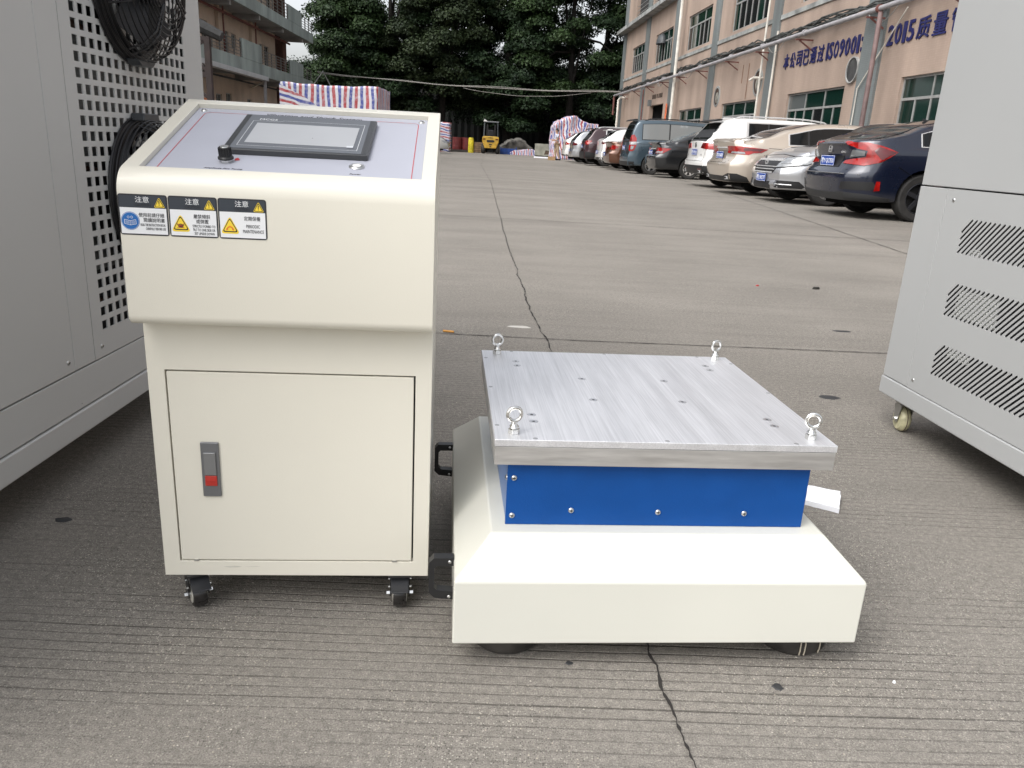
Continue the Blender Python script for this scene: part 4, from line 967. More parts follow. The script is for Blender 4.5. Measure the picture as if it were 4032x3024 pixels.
# ------------------------------------------------------------ striped tarpaulins
trA = stripe_mat('striped_tarpaulin_upright', .335, 0, 0, .10)
trH = stripe_mat('striped_tarpaulin_level', .335, 2, .18, .25)
trB = stripe_mat('striped_tarpaulin_draped', .27, 0, .12, .28)
def tarp_block(name, label, loc, sx, sy, sz, m_, rz=0, top=None, amp=.04, n=28, group=None, par=None):
    """wrinkled cloth over a load: closed block, displaced by noise"""
    from mathutils import noise
    bm = bmesh.new(); bmesh.ops.create_cube(bm, size=1); bmesh.ops.subdivide_edges(bm, edges=bm.edges, cuts=n, use_grid_fill=True)
    for v_ in bm.verts:
        p = v_.co.copy(); x, y, z = p.x*sx, p.y*sy, (p.z+.5)*sz
        if top: z *= top(p.x+.5)
        f_ = noise.noise_vector(Vector((x*1.7, y*1.7, z*1.1))*1.0)*amp+noise.noise_vector(Vector((x*6, y*6, z*3)))*amp*.4
        v_.co = Vector((x+f_.x, y+f_.y, max(0, z+f_.z*(1 if z > .1 else 0))))
    me = bpy.data.meshes.new(name); bm.to_mesh(me); bm.free(); me.materials.append(m_)
    me.polygons.foreach_set('use_smooth', [True]*len(me.polygons))
    o = bpy.data.objects.new(name, me); C.objects.link(o); o.location = loc; o.rotation_euler = (0, 0, rz); o.parent = par
    return setp(o, label, 'tarpaulin' if label else None, group)
ts = tarp_block('tarpaulin_stack', 'large load wrapped in red white and blue striped tarpaulin in front of the left building', (-6.0, 26.1, 0), 2.95, 2.2, 2.20, trA, 0, amp=.035, top=lambda x: 1.0-.02*math.sin(math.pi*x)+.004*math.sin(x*23))
fl = MB(); fl.add([(-1.50, -1.17, 1.1), (-.15, -1.17, 1.42), (-.75, -1.18, 1.80), (-1.50, -1.17, 2.14)], [(0, 1, 2, 3)]); fl.add([(-1.50, -1.16, 1.1), (-.15, -1.16, 1.42), (-.75, -1.17, 1.80), (-1.50, -1.16, 2.14)], [(3, 2, 1, 0)])
fl.build('folded_flap', trH, ts, smooth=False, fix=False)
tarp_block('tarpaulin_stack', 'tall irregular load under striped tarpaulin beside the farthest parked cars', (3.05, 51.9, 0), 2.75, 2.2, 2.60, trB, R(4), top=lambda x: .86+.16*math.exp(-((x-.42)/.22)**2)-.03*x-(.10 if x < .06 else 0), amp=.13, n=26)
tarp_block('tarpaulin_stack', 'narrow striped tarpaulin load just right of the cream cabinet far across the yard', (-6.05, 57.5, 0), 1.5, 1.6, 1.95, trH, 0, amp=.06, n=12)
tarp_block('tarpaulin_heap', 'crumpled heap of striped tarpaulin on the ground right of the forklift', (.15, 60.2, 0), 2.2, .9, .42, trB, 0, top=lambda x: .35+.65*math.sin(math.pi*x), amp=.14, n=14)

# ------------------------------------------------------------ trees
lf = [leaf_mat('dark_evergreen_leaves', (.006, .015, .007), (.026, .050, .018)), leaf_mat('mid_green_leaves', (.008, .019, .007), (.036, .066, .019)), leaf_mat('olive_leaves', (.010, .019, .008), (.034, .050, .017))]
barkm = mat('grey_bark', (.022, .019, .016), .9, var=.4, vscale=4, bump=.6, bscale=20)
def crown_mesh(cl, per, size, rng):
    n = len(cl)*per
    c = np.repeat(np.array([q[:3] for q in cl]), per, 0); r = np.repeat(np.array([q[3] for q in cl]), per)
    d = rng.normal(size=(n, 3)); d /= np.linalg.norm(d, axis=1)[:, None]; d[:, 2] = np.where(d[:, 2] < -.35, -d[:, 2]*.6, d[:, 2])
    rad = r*(.35+.65*rng.random(n)**.5); p = c+d*rad[:, None]*np.array([1.15, 1.15, .75]); p += rng.normal(size=(n, 3))*.05
    # leaf facing roughly outwards and up
    nn = d*.8+rng.normal(size=(n, 3))*.55+np.array([0, 0, .5]); nn /= np.linalg.norm(nn, axis=1)[:, None]
    a = np.cross(nn, rng.normal(size=(n, 3))); a /= np.linalg.norm(a, axis=1)[:, None]+1e-9; b_ = np.cross(nn, a)
    s1 = (size*(.6+.8*rng.random(n)))[:, None]*.62; s2 = s1*(.45+.3*rng.random(n))[:, None]
    V = np.stack([p-a*s1, p-b_*s2+nn*s2*.2, p+a*s1, p+b_*s2+nn*s2*.2], 1).reshape(-1, 3)
    me = bpy.data.meshes.new('crown'); me.vertices.add(4*n); me.vertices.foreach_set('co', V.astype('f').ravel())
    me.loops.add(4*n); me.loops.foreach_set('vertex_index', np.arange(4*n, dtype='i')); me.polygons.add(n)
    me.polygons.foreach_set('loop_start', np.arange(0, 4*n, 4, dtype='i')); me.polygons.foreach_set('loop_total', np.full(n, 4, 'i')); me.update(); return me
def tree(x, y, h, rx, ry, zb, k, label, per=420, ncl=70, size=.17, seed=0, name='evergreen_tree'):
    rng = np.random.default_rng(seed+11); random.seed(seed)
    t = thing(name, label, 'tree', (x, y, 0), 0, 'trees closing off the far end of the yard')
    tr = MB(); lean = random.uniform(-.5, .5)
    tr.tube([(0, 0, -.1), (lean*.2, 0, h*.2), (lean*.6, .1, h*.45), (lean, .2, h*.8)], [.38, .30, .22, .06], 9)
    tr.build('trunk', barkm, t)
    cl = []
    for q in range(ncl):
        th = rng.random()*2*math.pi; ph = rng.random(); zz = zb+(h-zb)*(.06+.9*ph)
        env = math.sqrt(max(.05, 1-((zz-zb-(h-zb)*.42)/((h-zb)*.62))**2)); rr = (.35+.65*rng.random()**.6)*env
        cl.append((lean*.6+rx*rr*math.cos(th), ry*rr*math.sin(th), zz, .85+.75*rng.random()))
    for q in range(6):
        c_ = cl[rng.integers(0, len(cl))]; st = (lean*.4, .05, h*(.22+.06*q)); br_ = MB(); br_.tube([st, ((st[0]+c_[0])/2, (st[1]+c_[1])/2, (st[2]+c_[2])/2+.5), c_[:3]], [.13, .08, .03], 6); br_.build('limb', barkm, t)
    me = crown_mesh(cl, per, size, rng); me.materials.append(lf[k]); o = bpy.data.objects.new('crown', me); C.objects.link(o); o.parent = t; o['kind'] = 'stuff'
    return t
T = [(-14.9, 68, 11.6, 3.0, 3.6, 2.6, 1, 'slim leafy evergreen tree rising beside the end of the left building'),
     (-11.4, 70, 19.0, 4.4, 4.5, 1.9, 0, 'dark evergreen tree behind the left striped tarpaulin load'),
     (-7.2, 69, 20.5, 4.9, 4.5, 1.9, 2, 'evergreen tree with sky gaps showing through, above the cream cabinet'),
     (-1.6, 70, 20.0, 4.8, 4.5, .8, 0, 'broad dark evergreen tree behind the forklift, left of it'),
     (3.6, 69, 20.5, 4.9, 4.5, 2.2, 1, 'dense evergreen tree right of the forklift with the lowest lit boughs'),
     (8.6, 69.5, 20.5, 4.8, 4.5, 2.2, 0, 'dense evergreen tree beside the right factory building'),
     (13.4, 71, 20.5, 4.6, 4.5, 2.2, 1, 'evergreen tree partly hidden by the corner of the factory building'),
     (-19.5, 78, 7.0, 4.0, 4.5, 1.6, 0, 'far evergreen tree behind the end of the left building'),
     (-9.2, 78, 18.5, 4.6, 4.5, .8, 1, 'rear evergreen tree seen through the gap above the left tarpaulin load'),
     (-4.2, 79, 22.0, 5.5, 4.5, .8, 0, 'rear evergreen tree left of the middle of the tree belt'),
     (1.6, 79, 23.0, 5.5, 4.5, .8, 2, 'rear evergreen tree in the middle of the tree belt'),
     (7.2, 79, 23.0, 5.5, 4.5, .8, 0, 'rear evergreen tree right of the middle of the tree belt'),
     (12.8, 80, 23.0, 5.5, 4.5, .8, 0, 'rear evergreen tree next to the factory building corner')]
for q, a_ in enumerate(T): tree(*a_, seed=q, per=1150 if q < 7 else 380, ncl=96 if q < 7 else 80)
wallm = mat('dark_corrugated_sheet', (.012, .014, .013), .8, var=.5, vscale=1)
bw = MB(); pts = []
for q in range(360):
    x = -60+q/3; pts.append((x, 84+.06*math.sin(q*math.pi)*0+(.08 if q % 2 else 0)))
n = len(pts); bw.add([(p[0], p[1], z) for z in (0, 7.5) for p in pts], [(k, k+1, k+1+n, k+n) for k in range(n-1)])
bw.build('corrugated_fence', wallm, smooth=False, fix=False, label='dark corrugated sheet fence behind the trees', cat='fence')

# ------------------------------------------------------------ overhead cables and pole
cb = mat('pale_overhead_cable', (.22, .21, .19), .7)
def hang(a, b_, sag, r, lab, n=24, wob=0):
    a, b_ = Vector(a), Vector(b_); pts = []
    for k in range(n+1):
        t = k/n; p = a.lerp(b_, t); p.z -= sag*4*t*(1-t)+wob*math.sin(t*19); pts.append(tuple(p))
    MB().tube(pts, r, 5).build('overhead_cable', cb, label=lab, cat='cable')
hang((-15.0, 59, 4.95), (6.9, 60, 4.75), .32, .034, 'thick pale cable strung across the far end of the yard between the buildings', wob=.02)
hang((-15.0, 59.2, 4.90), (6.9, 60.2, 4.80), .25, .024, 'thin cable running just above and behind the thick one across the yard', wob=.05)
hang((-4.6, 59.1, 4.40), (4.6, 60, 4.60), .40, .02, 'slack cable loop sagging below the other two in the middle', wob=.01)
MB().tube([(6.50, 59.0, 0), (6.50, 59.0, 4.15), (6.62, 59.0, 4.3), (7.0, 59, 4.33)], .075, 8).build('white_standpipe', pipew, label='upright white pipe with a bent top at the far corner of the factory building', cat='pipe')
def gant(x): pass
MB().tube([(-15.3, 58.6, 3.9), (-14.6, 59.0, 5.0), (-14.0, 59.3, 3.8)], .05, 6).build('cable_bracket', mat('galvanised', (.3, .3, .29), .6), label='small lattice bracket holding the cables at the end of the left building', cat='bracket')
# steel frame at the left
sfm = mat('dark_red_steel', (.035, .022, .02), .6, var=.4, vscale=5)
D0 = 20.0
sf = thing('steel_frame', 'dark red steel post with a braced cantilever frame behind the left test cabinet', 'frame', (-7.70, D0, 0))
for nm, p, q, w_ in (('post', (0, 0, 0), (0, 0, 2.78), .13), ('beam', (-1.4, 0, 2.78), (.06, 0, 2.78), .09), ('beam', (-1.4, 0, 1.98), (0, 0, 1.98), .12), ('brace', (-.72, 0, 2.74), (-.05, 0, 2.05), .06), ('brace', (-.72, 0, 1.95), (-.06, 0, 1.45), .06), ('brace', (-.40, 0, 2.50), (-.04, 0, 2.76), .05)):
    MB().obox(p, q, w_, w_, (0, 1, 0)).build(nm, sfm, sf, smooth=False)
MB().tube([(-1.3, .2, 3.36), (-.5, .2, 3.18), (.28, .2, 2.86)], [.16, .17, .12], 8).build('rolled_cover', mat('dark_rolled_sheet', (.03, .03, .03), .7, var=.4, vscale=9), sf)
MB().box(-.26, -.14, .1, .2, 0, 1.45).build('orange_board', mat('orange_board', (.42, .12, .03), .6), sf)
MB().box(-.40, -.27, .1, .2, 0, 2.1).build('black_board', dark, sf)

# ============================================================ vehicles
def lerpc(tab, x):
    if x <= tab[0][0]: return tab[0][1]
    for (a, fa), (b_, fb) in zip(tab[:-1], tab[1:]):
        if x <= b_: return fa+(fb-fa)*(x-a)/(b_-a)
    return tab[-1][1]
def smooth_tab(tab, n=6):
    xs = [t[0] for t in tab]; out = []
    for i in range(len(tab)-1):
        p0 = tab[max(i-1, 0)]; p1 = tab[i]; p2 = tab[i+1]; p3 = tab[min(i+2, len(tab)-1)]
        m1 = (p2[1]-p0[1])/max(p2[0]-p0[0], 1e-6)*.5*(p2[0]-p1[0])*2*.5; m2 = (p3[1]-p1[1])/max(p3[0]-p1[0], 1e-6)*(p2[0]-p1[0])*.5
        m1 = (p2[1]-p0[1])/max(p2[0]-p0[0], 1e-6)*(p2[0]-p1[0])*.5
        for k in range(n):
            t = k/n; h00 = 2*t**3-3*t**2+1; h10 = t**3-2*t*t+t; h01 = -2*t**3+3*t*t; h11 = t**3-t*t
            out.append((p1[0]+(p2[0]-p1[0])*t, h00*p1[1]+h10*m1+h01*p2[1]+h11*m2))
    return out+[tab[-1]]
glassd = mat('car_glass', (.006, .007, .008), .05, spec=.35)
glassg = mat('pale_car_glass', (.11, .12, .12), .06, spec=.7)
trim = mat('black_trim', (.012, .012, .013), .5)
tyrem = mat('tyre_rubber', (.022, .021, .02), .8, var=.35, vscale=9)
redl = mat('red_lamp', (.27, .007, .006), .12, coat=.4, var=.4, vscale=7)
redd = mat('dark_red_lamp', (.085, .006, .008), .1, coat=.6, var=.3, vscale=7)
clearl = mat('clear_lamp', (.24, .25, .26), .08, coat=.6, var=.2, vscale=14)
alloy = mat('alloy_rim', (.50, .50, .50), .32, .8, var=.1, vscale=9); alloyd = mat('dark_alloy_rim', (.06, .062, .07), .35, .7)
platem = mat('blue_number_plate', (.010, .055, .30), .35)
carchr = mat('car_chrome', (.66, .66, .66), .25, .45)
under = mat('car_underside', (.008, .008, .008), .95, spec=.1)
def paint(n, c_, met=.35, rough=.32): return mat('paint_'+n, c_, rough, met, var=.03, vscale=2, coat=1.)

def make_car(name, label, cat, P, loc, rz, group='cars parked in a row along the factory building'):
    L, Wd, wb, ro, Rw = P['L'], P['W'], P['wb'], P['ro'], P['R']
    top = smooth_tab(P['top']); sh = smooth_tab(P['sh']); rear = P['rear']; nose = P['nose']; pm = P['paint']; tum = P.get('tum', .34)
    hw = Wd/2; zb = P.get('zb', .22); cr_, cf_ = P.get('cr', .16), P.get('cf', .22)
    root = thing(name, label, cat, loc, rz, group)
    xs = sorted({*[round(L*t*t*1.0/ (2*.5) if False else L*(k/64), 4) for k, t in ((q, 0) for q in range(65))], *[L*v_ for v_ in (.004, .01, .022, .035, .05, .065, .935, .95, .965, .978, .99, .996)]})
    def section(x):
        s_ = x/L; zt_ = lerpc(top, x); zs = min(lerpc(sh, x), zt_-.045); h = zt_-zs
        def plan(s_): 
            a = 1.0
            if s_ < .10: a -= cr_*((.10-s_)/.10)**2.4
            if s_ > .87: a -= cf_*((s_-.87)/.13)**2.2
            return a
        w = hw*plan(s_)
        tm = tum*min(1, h/.2)+(.0)
        b0 = .955*w
        pts = [(.80*w, zb), (.95*w, zb+.02), (.985*w, zb+.12), (.995*w, zb+.42*(zs-zb)), (w, zb+.66*(zs-zb)), (.985*w, zs-.07), (b0, zs)]
        if h < .12:
            pts += [(b0-.05-.2*h, zs+.55*h), (b0*.84, zs+.80*h), (b0*.66, zs+.92*h), (b0*.35, zs+.985*h), (0, zt_)]
        else:
            f = lambda q: b0-tum*h*q
            pts += [(f(.45), zs+.45*h), (f(.82), zs+.82*h), (f(.93)-.05, zs+.935*h), (f(.9)*.62, zs+.985*h), (0, zt_)]
            if h < .22:  # blend towards hood shape
                pass
        # densify
        d_ = []
        for i in range(len(pts)-1):
            p0, p1, p2, p3 = pts[max(i-1, 0)], pts[i], pts[i+1], pts[min(i+2, len(pts)-1)]
            for k in range(3):
                t = k/3; q = []
                for c in (0, 1): q.append(.5*((2*p1[c])+(-p0[c]+p2[c])*t+(2*p0[c]-5*p1[c]+4*p2[c]-p3[c])*t*t+(-p0[c]+3*p1[c]-3*p2[c]+p3[c])*t**3))
                d_.append((max(q[0], 0), q[1]))
        d_.append(pts[-1])
        return d_
    verts = []; n_ = None
    for x in xs:
        d_ = section(x); s_ = x/L; row = []
        for y, z in d_:
            xx = x+(1-s_)**9*lerpc(rear, z)-s_**9*lerpc(nose, z)
            row.append((xx, y, z))
        row = row+[(a, -b_, c) for a, b_, c in row[-2::-1]]
        n_ = len(row); verts.append(row)
    V = [p for r_ in verts for p in r_]; F = []
    ns = len(xs)
    for i in range(ns-1):
        for j in range(n_-1): F.append((i*n_+j, i*n_+j+1, (i+1)*n_+j+1, (i+1)*n_+j))
        F.append((i*n_+n_-1, i*n_, (i+1)*n_, (i+1)*n_+n_-1))
    # end caps, bulged across the width
    for e, sg in ((0, -1), (ns-1, 1)):
        half = n_//2; nb = 9; ids = []
        for j in range(half+1):
            a = verts[e][j]; b_ = verts[e][n_-1-j]; r_ = []
            for k in range(nb+1):
                t = k/nb
                if k == 0: r_.append(e*n_+j)
                elif k == nb: r_.append(e*n_+n_-1-j)
                else:
                    y = a[1]+(b_[1]-a[1])*t; bul = .055*(1-(2*t-1)**2)*(1-.3*(j/half)); r_.append(len(V)); V.append((a[0]+sg*bul, y, a[2]))
            ids.append(r_)
        for j in range(half):
            for k in range(nb): F.append((ids[j][k], ids[j+1][k], ids[j+1][k+1], ids[j][k+1]))
    me = bpy.data.meshes.new('body'); me.from_pydata(V, [], F); bm = bmesh.new(); bm.from_mesh(me)
    bmesh.ops.remove_doubles(bm, verts=bm.verts, dist=.0004); bmesh.ops.recalc_face_normals(bm, faces=bm.faces); bm.to_mesh(me)
    bvh = BVHTree.FromBMesh(bm); bm.free(); me.materials.append(pm)
    bo = bpy.data.objects.new('body', me); C.objects.link(bo); bo.parent = root
    cu = MB()
    wx = (ro, ro+wb)
    for x in wx:
        for s_ in (-1, 1): cu.cyl((x, s_*(hw-.30) if s_ > 0 else -hw-.1, Rw+.015), Rw*1.13, .40, 1, 30)
    nb_ = len(bo.data.polygons)
    cm = cu.mesh('c'); b2 = bmesh.new(); b2.from_mesh(cm); bmesh.ops.recalc_face_normals(b2, faces=b2.faces); b2.to_mesh(cm); b2.free(); cm.materials.append(under)
    co = bpy.data.objects.new('c', cm); C.objects.link(co); co.parent = root
    md = bo.modifiers.new('b', 'BOOLEAN'); md.operation = 'DIFFERENCE'; md.solver = 'EXACT'; md.object = co; md.material_mode = 'TRANSFER'
    dg = bpy.context.evaluated_depsgraph_get(); dg.update(); m2 = bpy.data.meshes.new_from_object(bo.evaluated_get(dg)); bo.modifiers.remove(md); old = bo.data; bo.data = m2
    bpy.data.objects.remove(co); bpy.data.meshes.remove(cm); bpy.data.meshes.remove(old)
    m2.polygons.foreach_set('use_smooth', [True]*len(m2.polygons)); m2.set_sharp_from_angle(angle=R(42))
    # decals follow the body surface
    def proj(kind, a, b_):
        if kind == 'R': o, d_ = Vector((a, -3, b_)), Vector((0, 1, 0))
        elif kind in ('W+', 'W-', 'V+', 'V-'):
            ax_ = .9 if kind[0] == 'W' else L-.9; t_ = a/.9; sy = -1 if kind[1] == '-' else 1; sx_ = -1 if kind[0] == 'W' else 1
            rd = Vector((sx_*math.cos(t_), sy*math.sin(t_), 0)); o = Vector((ax_, 0, b_))+rd*4; d_ = -rd
        elif kind == 'L': o, d_ = Vector((a, 3, b_)), Vector((0, -1, 0))
        elif kind == 'B': o, d_ = Vector((-3, a, b_)), Vector((1, 0, 0))
        elif kind == 'F': o, d_ = Vector((L+3, a, b_)), Vector((-1, 0, 0))
        else: o, d_ = Vector((a, b_, 4)), Vector((0, 0, -1))
        h, n2, _, _ = bvh.ray_cast(o, d_)
        if h is None or abs(n2.dot(d_)) < .06:
            if kind[0] in 'WV':
                h, n2, _, _ = bvh.find_nearest(o+d_*3.1); return h, n2
            q_ = {'R': (a, -hw, b_), 'L': (a, hw, b_), 'B': (.22, a, b_), 'F': (L-.3, a, b_), 'T': (a, b_, 1.2)}[kind]
            h, n2, _, _ = bvh.find_nearest(Vector(q_)); return h, (n2 if n2.dot(d_) < 0 else n2*1.0)
        if n2.dot(d_) > 0: n2 = -n2
        return h, n2
    def decal(kind, poly, m_, nm, off=.004, res=.07, parent=None, lab=None):
        bd = []
        for p, q in zip(poly, poly[1:]+poly[:1]):
            l_ = math.hypot(q[0]-p[0], q[1]-p[1]); k_ = max(1, int(l_/res))
            for t in range(k_): bd.append((p[0]+(q[0]-p[0])*t/k_, p[1]+(q[1]-p[1])*t/k_))
        nb = len(bd); pts = [Vector(p) for p in bd]
        x0_, x1_ = min(p[0] for p in bd), max(p[0] for p in bd); y0_, y1_ = min(p[1] for p in bd), max(p[1] for p in bd)
        def inside(x, y):
            c = False
            for (xa, ya), (xb, yb) in zip(poly, poly[1:]+poly[:1]):
                if (ya > y) != (yb > y) and x < (xb-xa)*(y-ya)/(yb-ya)+xa: c = not c
            return c
        gx = np.arange(x0_+res/2, x1_, res); gy = np.arange(y0_+res/2, y1_, res)
        for x in gx:
            for y in gy:
                if inside(x, y) and min(math.hypot(x-b_[0], y-b_[1]) for b_ in bd) > res*.45: pts.append(Vector((x, y)))
        r_ = delaunay_2d_cdt(pts, [(k, (k+1) % nb) for k in range(nb)], [], 1 if False else 0, 1e-5)
        vv, ff = r_[0], r_[2]; fs = []
        for f in ff:
            cxx = sum(vv[i].x for i in f)/3; cyy = sum(vv[i].y for i in f)/3
            if inside(cxx, cyy): fs.append(tuple(f))
        hs_ = [proj(kind, v_.x, v_.y) for v_ in vv]
        P3 = [h+n2*off for h, n2 in hs_]
        # skirt
        cnt = {}
        for f in fs:
            for a, b_ in zip(f, f[1:]+f[:1]): cnt[(min(a, b_), max(a, b_))] = cnt.get((min(a, b_), max(a, b_)), 0)+1
        ex = {}; 
        for (a, b_), c in list(cnt.items()):
            if c == 1:
                for i in (a, b_):
                    if i not in ex: ex[i] = len(P3); P3.append(hs_[i][0]-hs_[i][1]*.002)
                fs.append((a, b_, ex[b_], ex[a]))
        mb = MB(); mb.add(P3, fs); o = mb.build(nm, m_, parent or root, angle=50, fix=True); 
        if lab: o['label'] = lab
        return o
    def line(kind, pts, w, m_, nm='panel_gap', off=.0025, res=.08):
        left = []; right = []
        for i, p in enumerate(pts):
            a = Vector(pts[max(i-1, 0)]); b_ = Vector(pts[min(i+1, len(pts)-1)]); d_ = (b_-a).normalized(); n2 = Vector((-d_.y, d_.x))*w/2
            left.append((p[0]+n2.x, p[1]+n2.y)); right.append((p[0]-n2.x, p[1]-n2.y))
        return decal(kind, left+right[::-1], m_, nm, off, res)
    # side glazing from the roof line
    g0, g1 = P['glass']; ins = P.get('gi', .085); lo = P.get('glo', .02)
    zlow = lambda x: lerpc(sh, x)+lo
    zup = lambda x: max(lerpc(top, x)-ins, zlow(x)+.004)
    def gpoly(a, b_, e=0.):
        xs_ = [a+(b_-a)*k/14 for k in range(15)]
        up = [(x, zup(x)+e) for x in xs_]; dn_ = [(x, zlow(x)-e) for x in xs_]
        return dn_+up[::-1]
    for side in ('R', 'L'):
        if P.get('surround') is not None: decal(side, [(x+(0), z) for x, z in gpoly(g0-.05*P.get('sw2', 1), g1+.04*P.get('sw2', 1), .030*P.get('sw2', 1)+.004)], P['surround'], 'window_trim', .0025, .09)
        decal(side, gpoly(g0, g1, .004), trim, 'window_frame', .004, .09)
        st = [g0]+P['pillars']+[g1]
        for a, b_ in zip(st[:-1], st[1:]):
            pg = gpoly(a+.022, b_-.022, -.010); decal(side, pg, P.get('sglass', glassd), 'side_window', .007, .09)
    # front and rear screens
    def screen(xa, xb, nm, wa, wb_, m_=glassd):
        poly = [(xa, -wa), (xb, -wb_), (xb, wb_), (xa, wa)]
        if P.get('surround_rear'): decal('T', [(xa-.05, -wa-.05), (xb+.03, -wb_-.05), (xb+.03, wb_+.05), (xa-.05, wa+.05)], trim, nm+'_frame', .003, .11)
        return decal('T', poly, m_, nm, .006, .11)
    screen(*P['rs']); screen(*P['ws'])
    for k, pts, w_ in P.get('gaps', []):
        line(k, pts, w_, under)
        if k == 'R': line('L', pts, w_, under)
    for k, poly, m_, nm in P.get('decals', []):
        lt = 'light' in nm or 'lens' in nm or 'seal' in nm; near = P.get('near', 0)
        of = (.010 if lt else .005)+(.004 if ('lens' in nm or 'reverse' in nm or 'band' in nm) else 0)+(.004 if nm == 'headlight' else .008 if nm == 'headlight_lens' else 0); rs_ = (.026 if near else .05) if lt else (.035 if near else .06)
        if k in 'WV':
            pw = []
            for q0, q1, q2 in poly:
                if q0 == 'B': t_ = math.atan2(q1, .85)
                else: t_ = math.atan2(hw*.93, .9-q1)
                pw.append((t_*.9, q2))
            for e in '+-':
                if near or e == ('-' if k == 'W' else '+') or k == 'W': decal(k+e, pw, m_, nm, of, rs_)
            continue
        decal(k, poly, m_, nm, of, rs_)
        if k in 'BF' and min(p[0] for p in poly)*max(p[0] for p in poly) > 0: decal(k, [(-a, b_) for a, b_ in poly], m_, nm, of, rs_ if near else .06)
        if k == 'R' and near < 2: decal('L', poly, m_, nm, of, .06 if near != 3 else rs_)
    # underside
    MB().box(.35, L-.4, -hw*.62, hw*.62, .16, zb+.10).build('underside', under, root, smooth=False)
    # wheels
    for x in wx:
        for s_ in (-1, 1):
            yc = s_*(hw-.125); t = MB()
            t.lathe([(Rw*.66, -.095), (Rw*.90, -.105), (Rw*.975, -.092), (Rw, -.06), (Rw, .06), (Rw*.975, .092), (Rw*.90, .105), (Rw*.66, .095)], (x, yc, Rw), 1, 40, closed=True)
            to = t.build('wheel', tyrem, root)
            r_ = MB(); yo = s_*.075
            r_.lathe([(Rw*.665, yo*1.1), (Rw*.62, yo*1.18), (Rw*.60, yo*.9), (Rw*.60, -yo)], (x, yc, Rw), 1, 36, cap=False)
            r_.build('rim', P['rim'], to, fix=False)
            b_ = MB(); b_.lathe([(Rw*.60, yo*.35), (.0001, yo*.35)], (x, yc, Rw), 1, 24); b_.build('brake_disc', mat('brake_dark', (.02, .02, .02), .6), to, fix=False)
            sk = MB(); ns_ = P.get('spokes', 7)
            for q in range(ns_):
                a = 2*math.pi*q/ns_+.25; ca, sa = math.cos(a), math.sin(a)
                sw = P.get('sw', .055); per = Vector((-sa, 0, ca)); c0 = Vector((x, yc+yo*1.05, Rw)); rad = Vector((ca, 0, sa))
                vs_ = []
                for rr, ww, yy in ((.04, sw*.55, 0), (Rw*.62, sw*.5, yo*.12)):
                    for e in (-1, 1):
                        for dz in (0, -.03*s_): vs_.append(c0+rad*rr+per*e*ww*.9+Vector((0, yy+dz, 0)))
                sk.add(vs_, [(0, 2, 6, 4), (1, 5, 7, 3), (0, 4, 5, 1), (2, 3, 7, 6), (4, 6, 7, 5), (0, 1, 3, 2)])
            sk.cyl((x, yc+yo*1.0, Rw), .055, yo*.25, 1, 14)
            sk.build('spoke_face', P['rim'], to)
            MB().cyl((x, yc+yo*1.26, Rw), .026, yo*.06, 1, 12).build('wheel_cap', carchr if P['rim'] is not alloyd else alloyd, to)
    # mirrors, handles
    mx_ = P.get('mirror', g1-.25); mz = lerpc(sh, mx_)+.07
    for s_ in (-1, 1):
        m_ = MB(); m_.lathe([(.0001, -.10), (.05, -.085), (.07, 0), (.055, .085), (.0001, .10)], (mx_, s_*(hw+.07), mz), 1, 12); mo = m_.build('mirror', pm, root)
        MB().obox((mx_+.02, s_*(hw-.06), mz-.05), (mx_, s_*(hw+.03), mz-.02), .04, .03).build('mirror_arm', trim, mo)
    for hx in P.get('handles', []):
        for sd in ('R', 'L'):
            h, n2 = proj(sd, hx, P.get('hz', lerpc(sh, hx)-.10)); hb = MB(); hb.tube([h+Vector((-.09, 0, 0))+n2*.002, h+Vector((-.07, 0, 0))+n2*.028, h+Vector((.07, 0, 0))+n2*.028, h+Vector((.09, 0, 0))+n2*.002], .013, 6); hb.build('door_handle', P.get('hmat', pm), root)
    # number plate
    if P.get('plate'):
        kd, py_, pz, txt = P['plate']; h, n2 = proj(kd, py_, pz)
        hs2 = [proj(kd, py_+a, pz+b_)[0] for a in (-.2, .2) for b_ in (-.07, .07)]
        sg = -1 if kd == 'B' else 1
        xx = min(p.x for p in hs2+[h]) if kd == 'B' else max(p.x for p in hs2+[h])
        pb_ = MB(); x0_, x1_ = sorted((xx+sg*.012, xx+sg*.018)); pb_.box(x0_, x1_, py_-.22, py_+.22, pz-.07, pz+.07); po = pb_.build('number_plate', platem, root, bevel=.003)
        for a, b_, c, d_ in ((-.215, .215, .061, .066), (-.215, .215, -.066, -.061), (-.216, -.211, -.06, .06), (.211, .216, -.06, .06)):
            x0_, x1_ = sorted((xx+sg*.018, xx+sg*.0195)); MB().box(x0_, x1_, py_+a, py_+b_, pz+c, pz+d_).build('plate_border', inkw, po, smooth=False)
        if kd == 'B': Mx = frame((xx-.0185, py_+.19, pz-.045), (0, -1, 0), (0, 0, 1), (-1, 0, 0))
        else: Mx = frame((xx+.0185, py_-.19, pz-.045), (0, 1, 0), (0, 0, 1), (1, 0, 0))
        text(txt, Mx, .38, .09, inkw, 'plate_characters', po, ext=.002)
    ctx = dict(proj=proj, decal=decal, line=line, root=root, L=L, hw=hw, top=top, sh=sh)
    for f in P.get('extras', []): f(ctx)
    return root

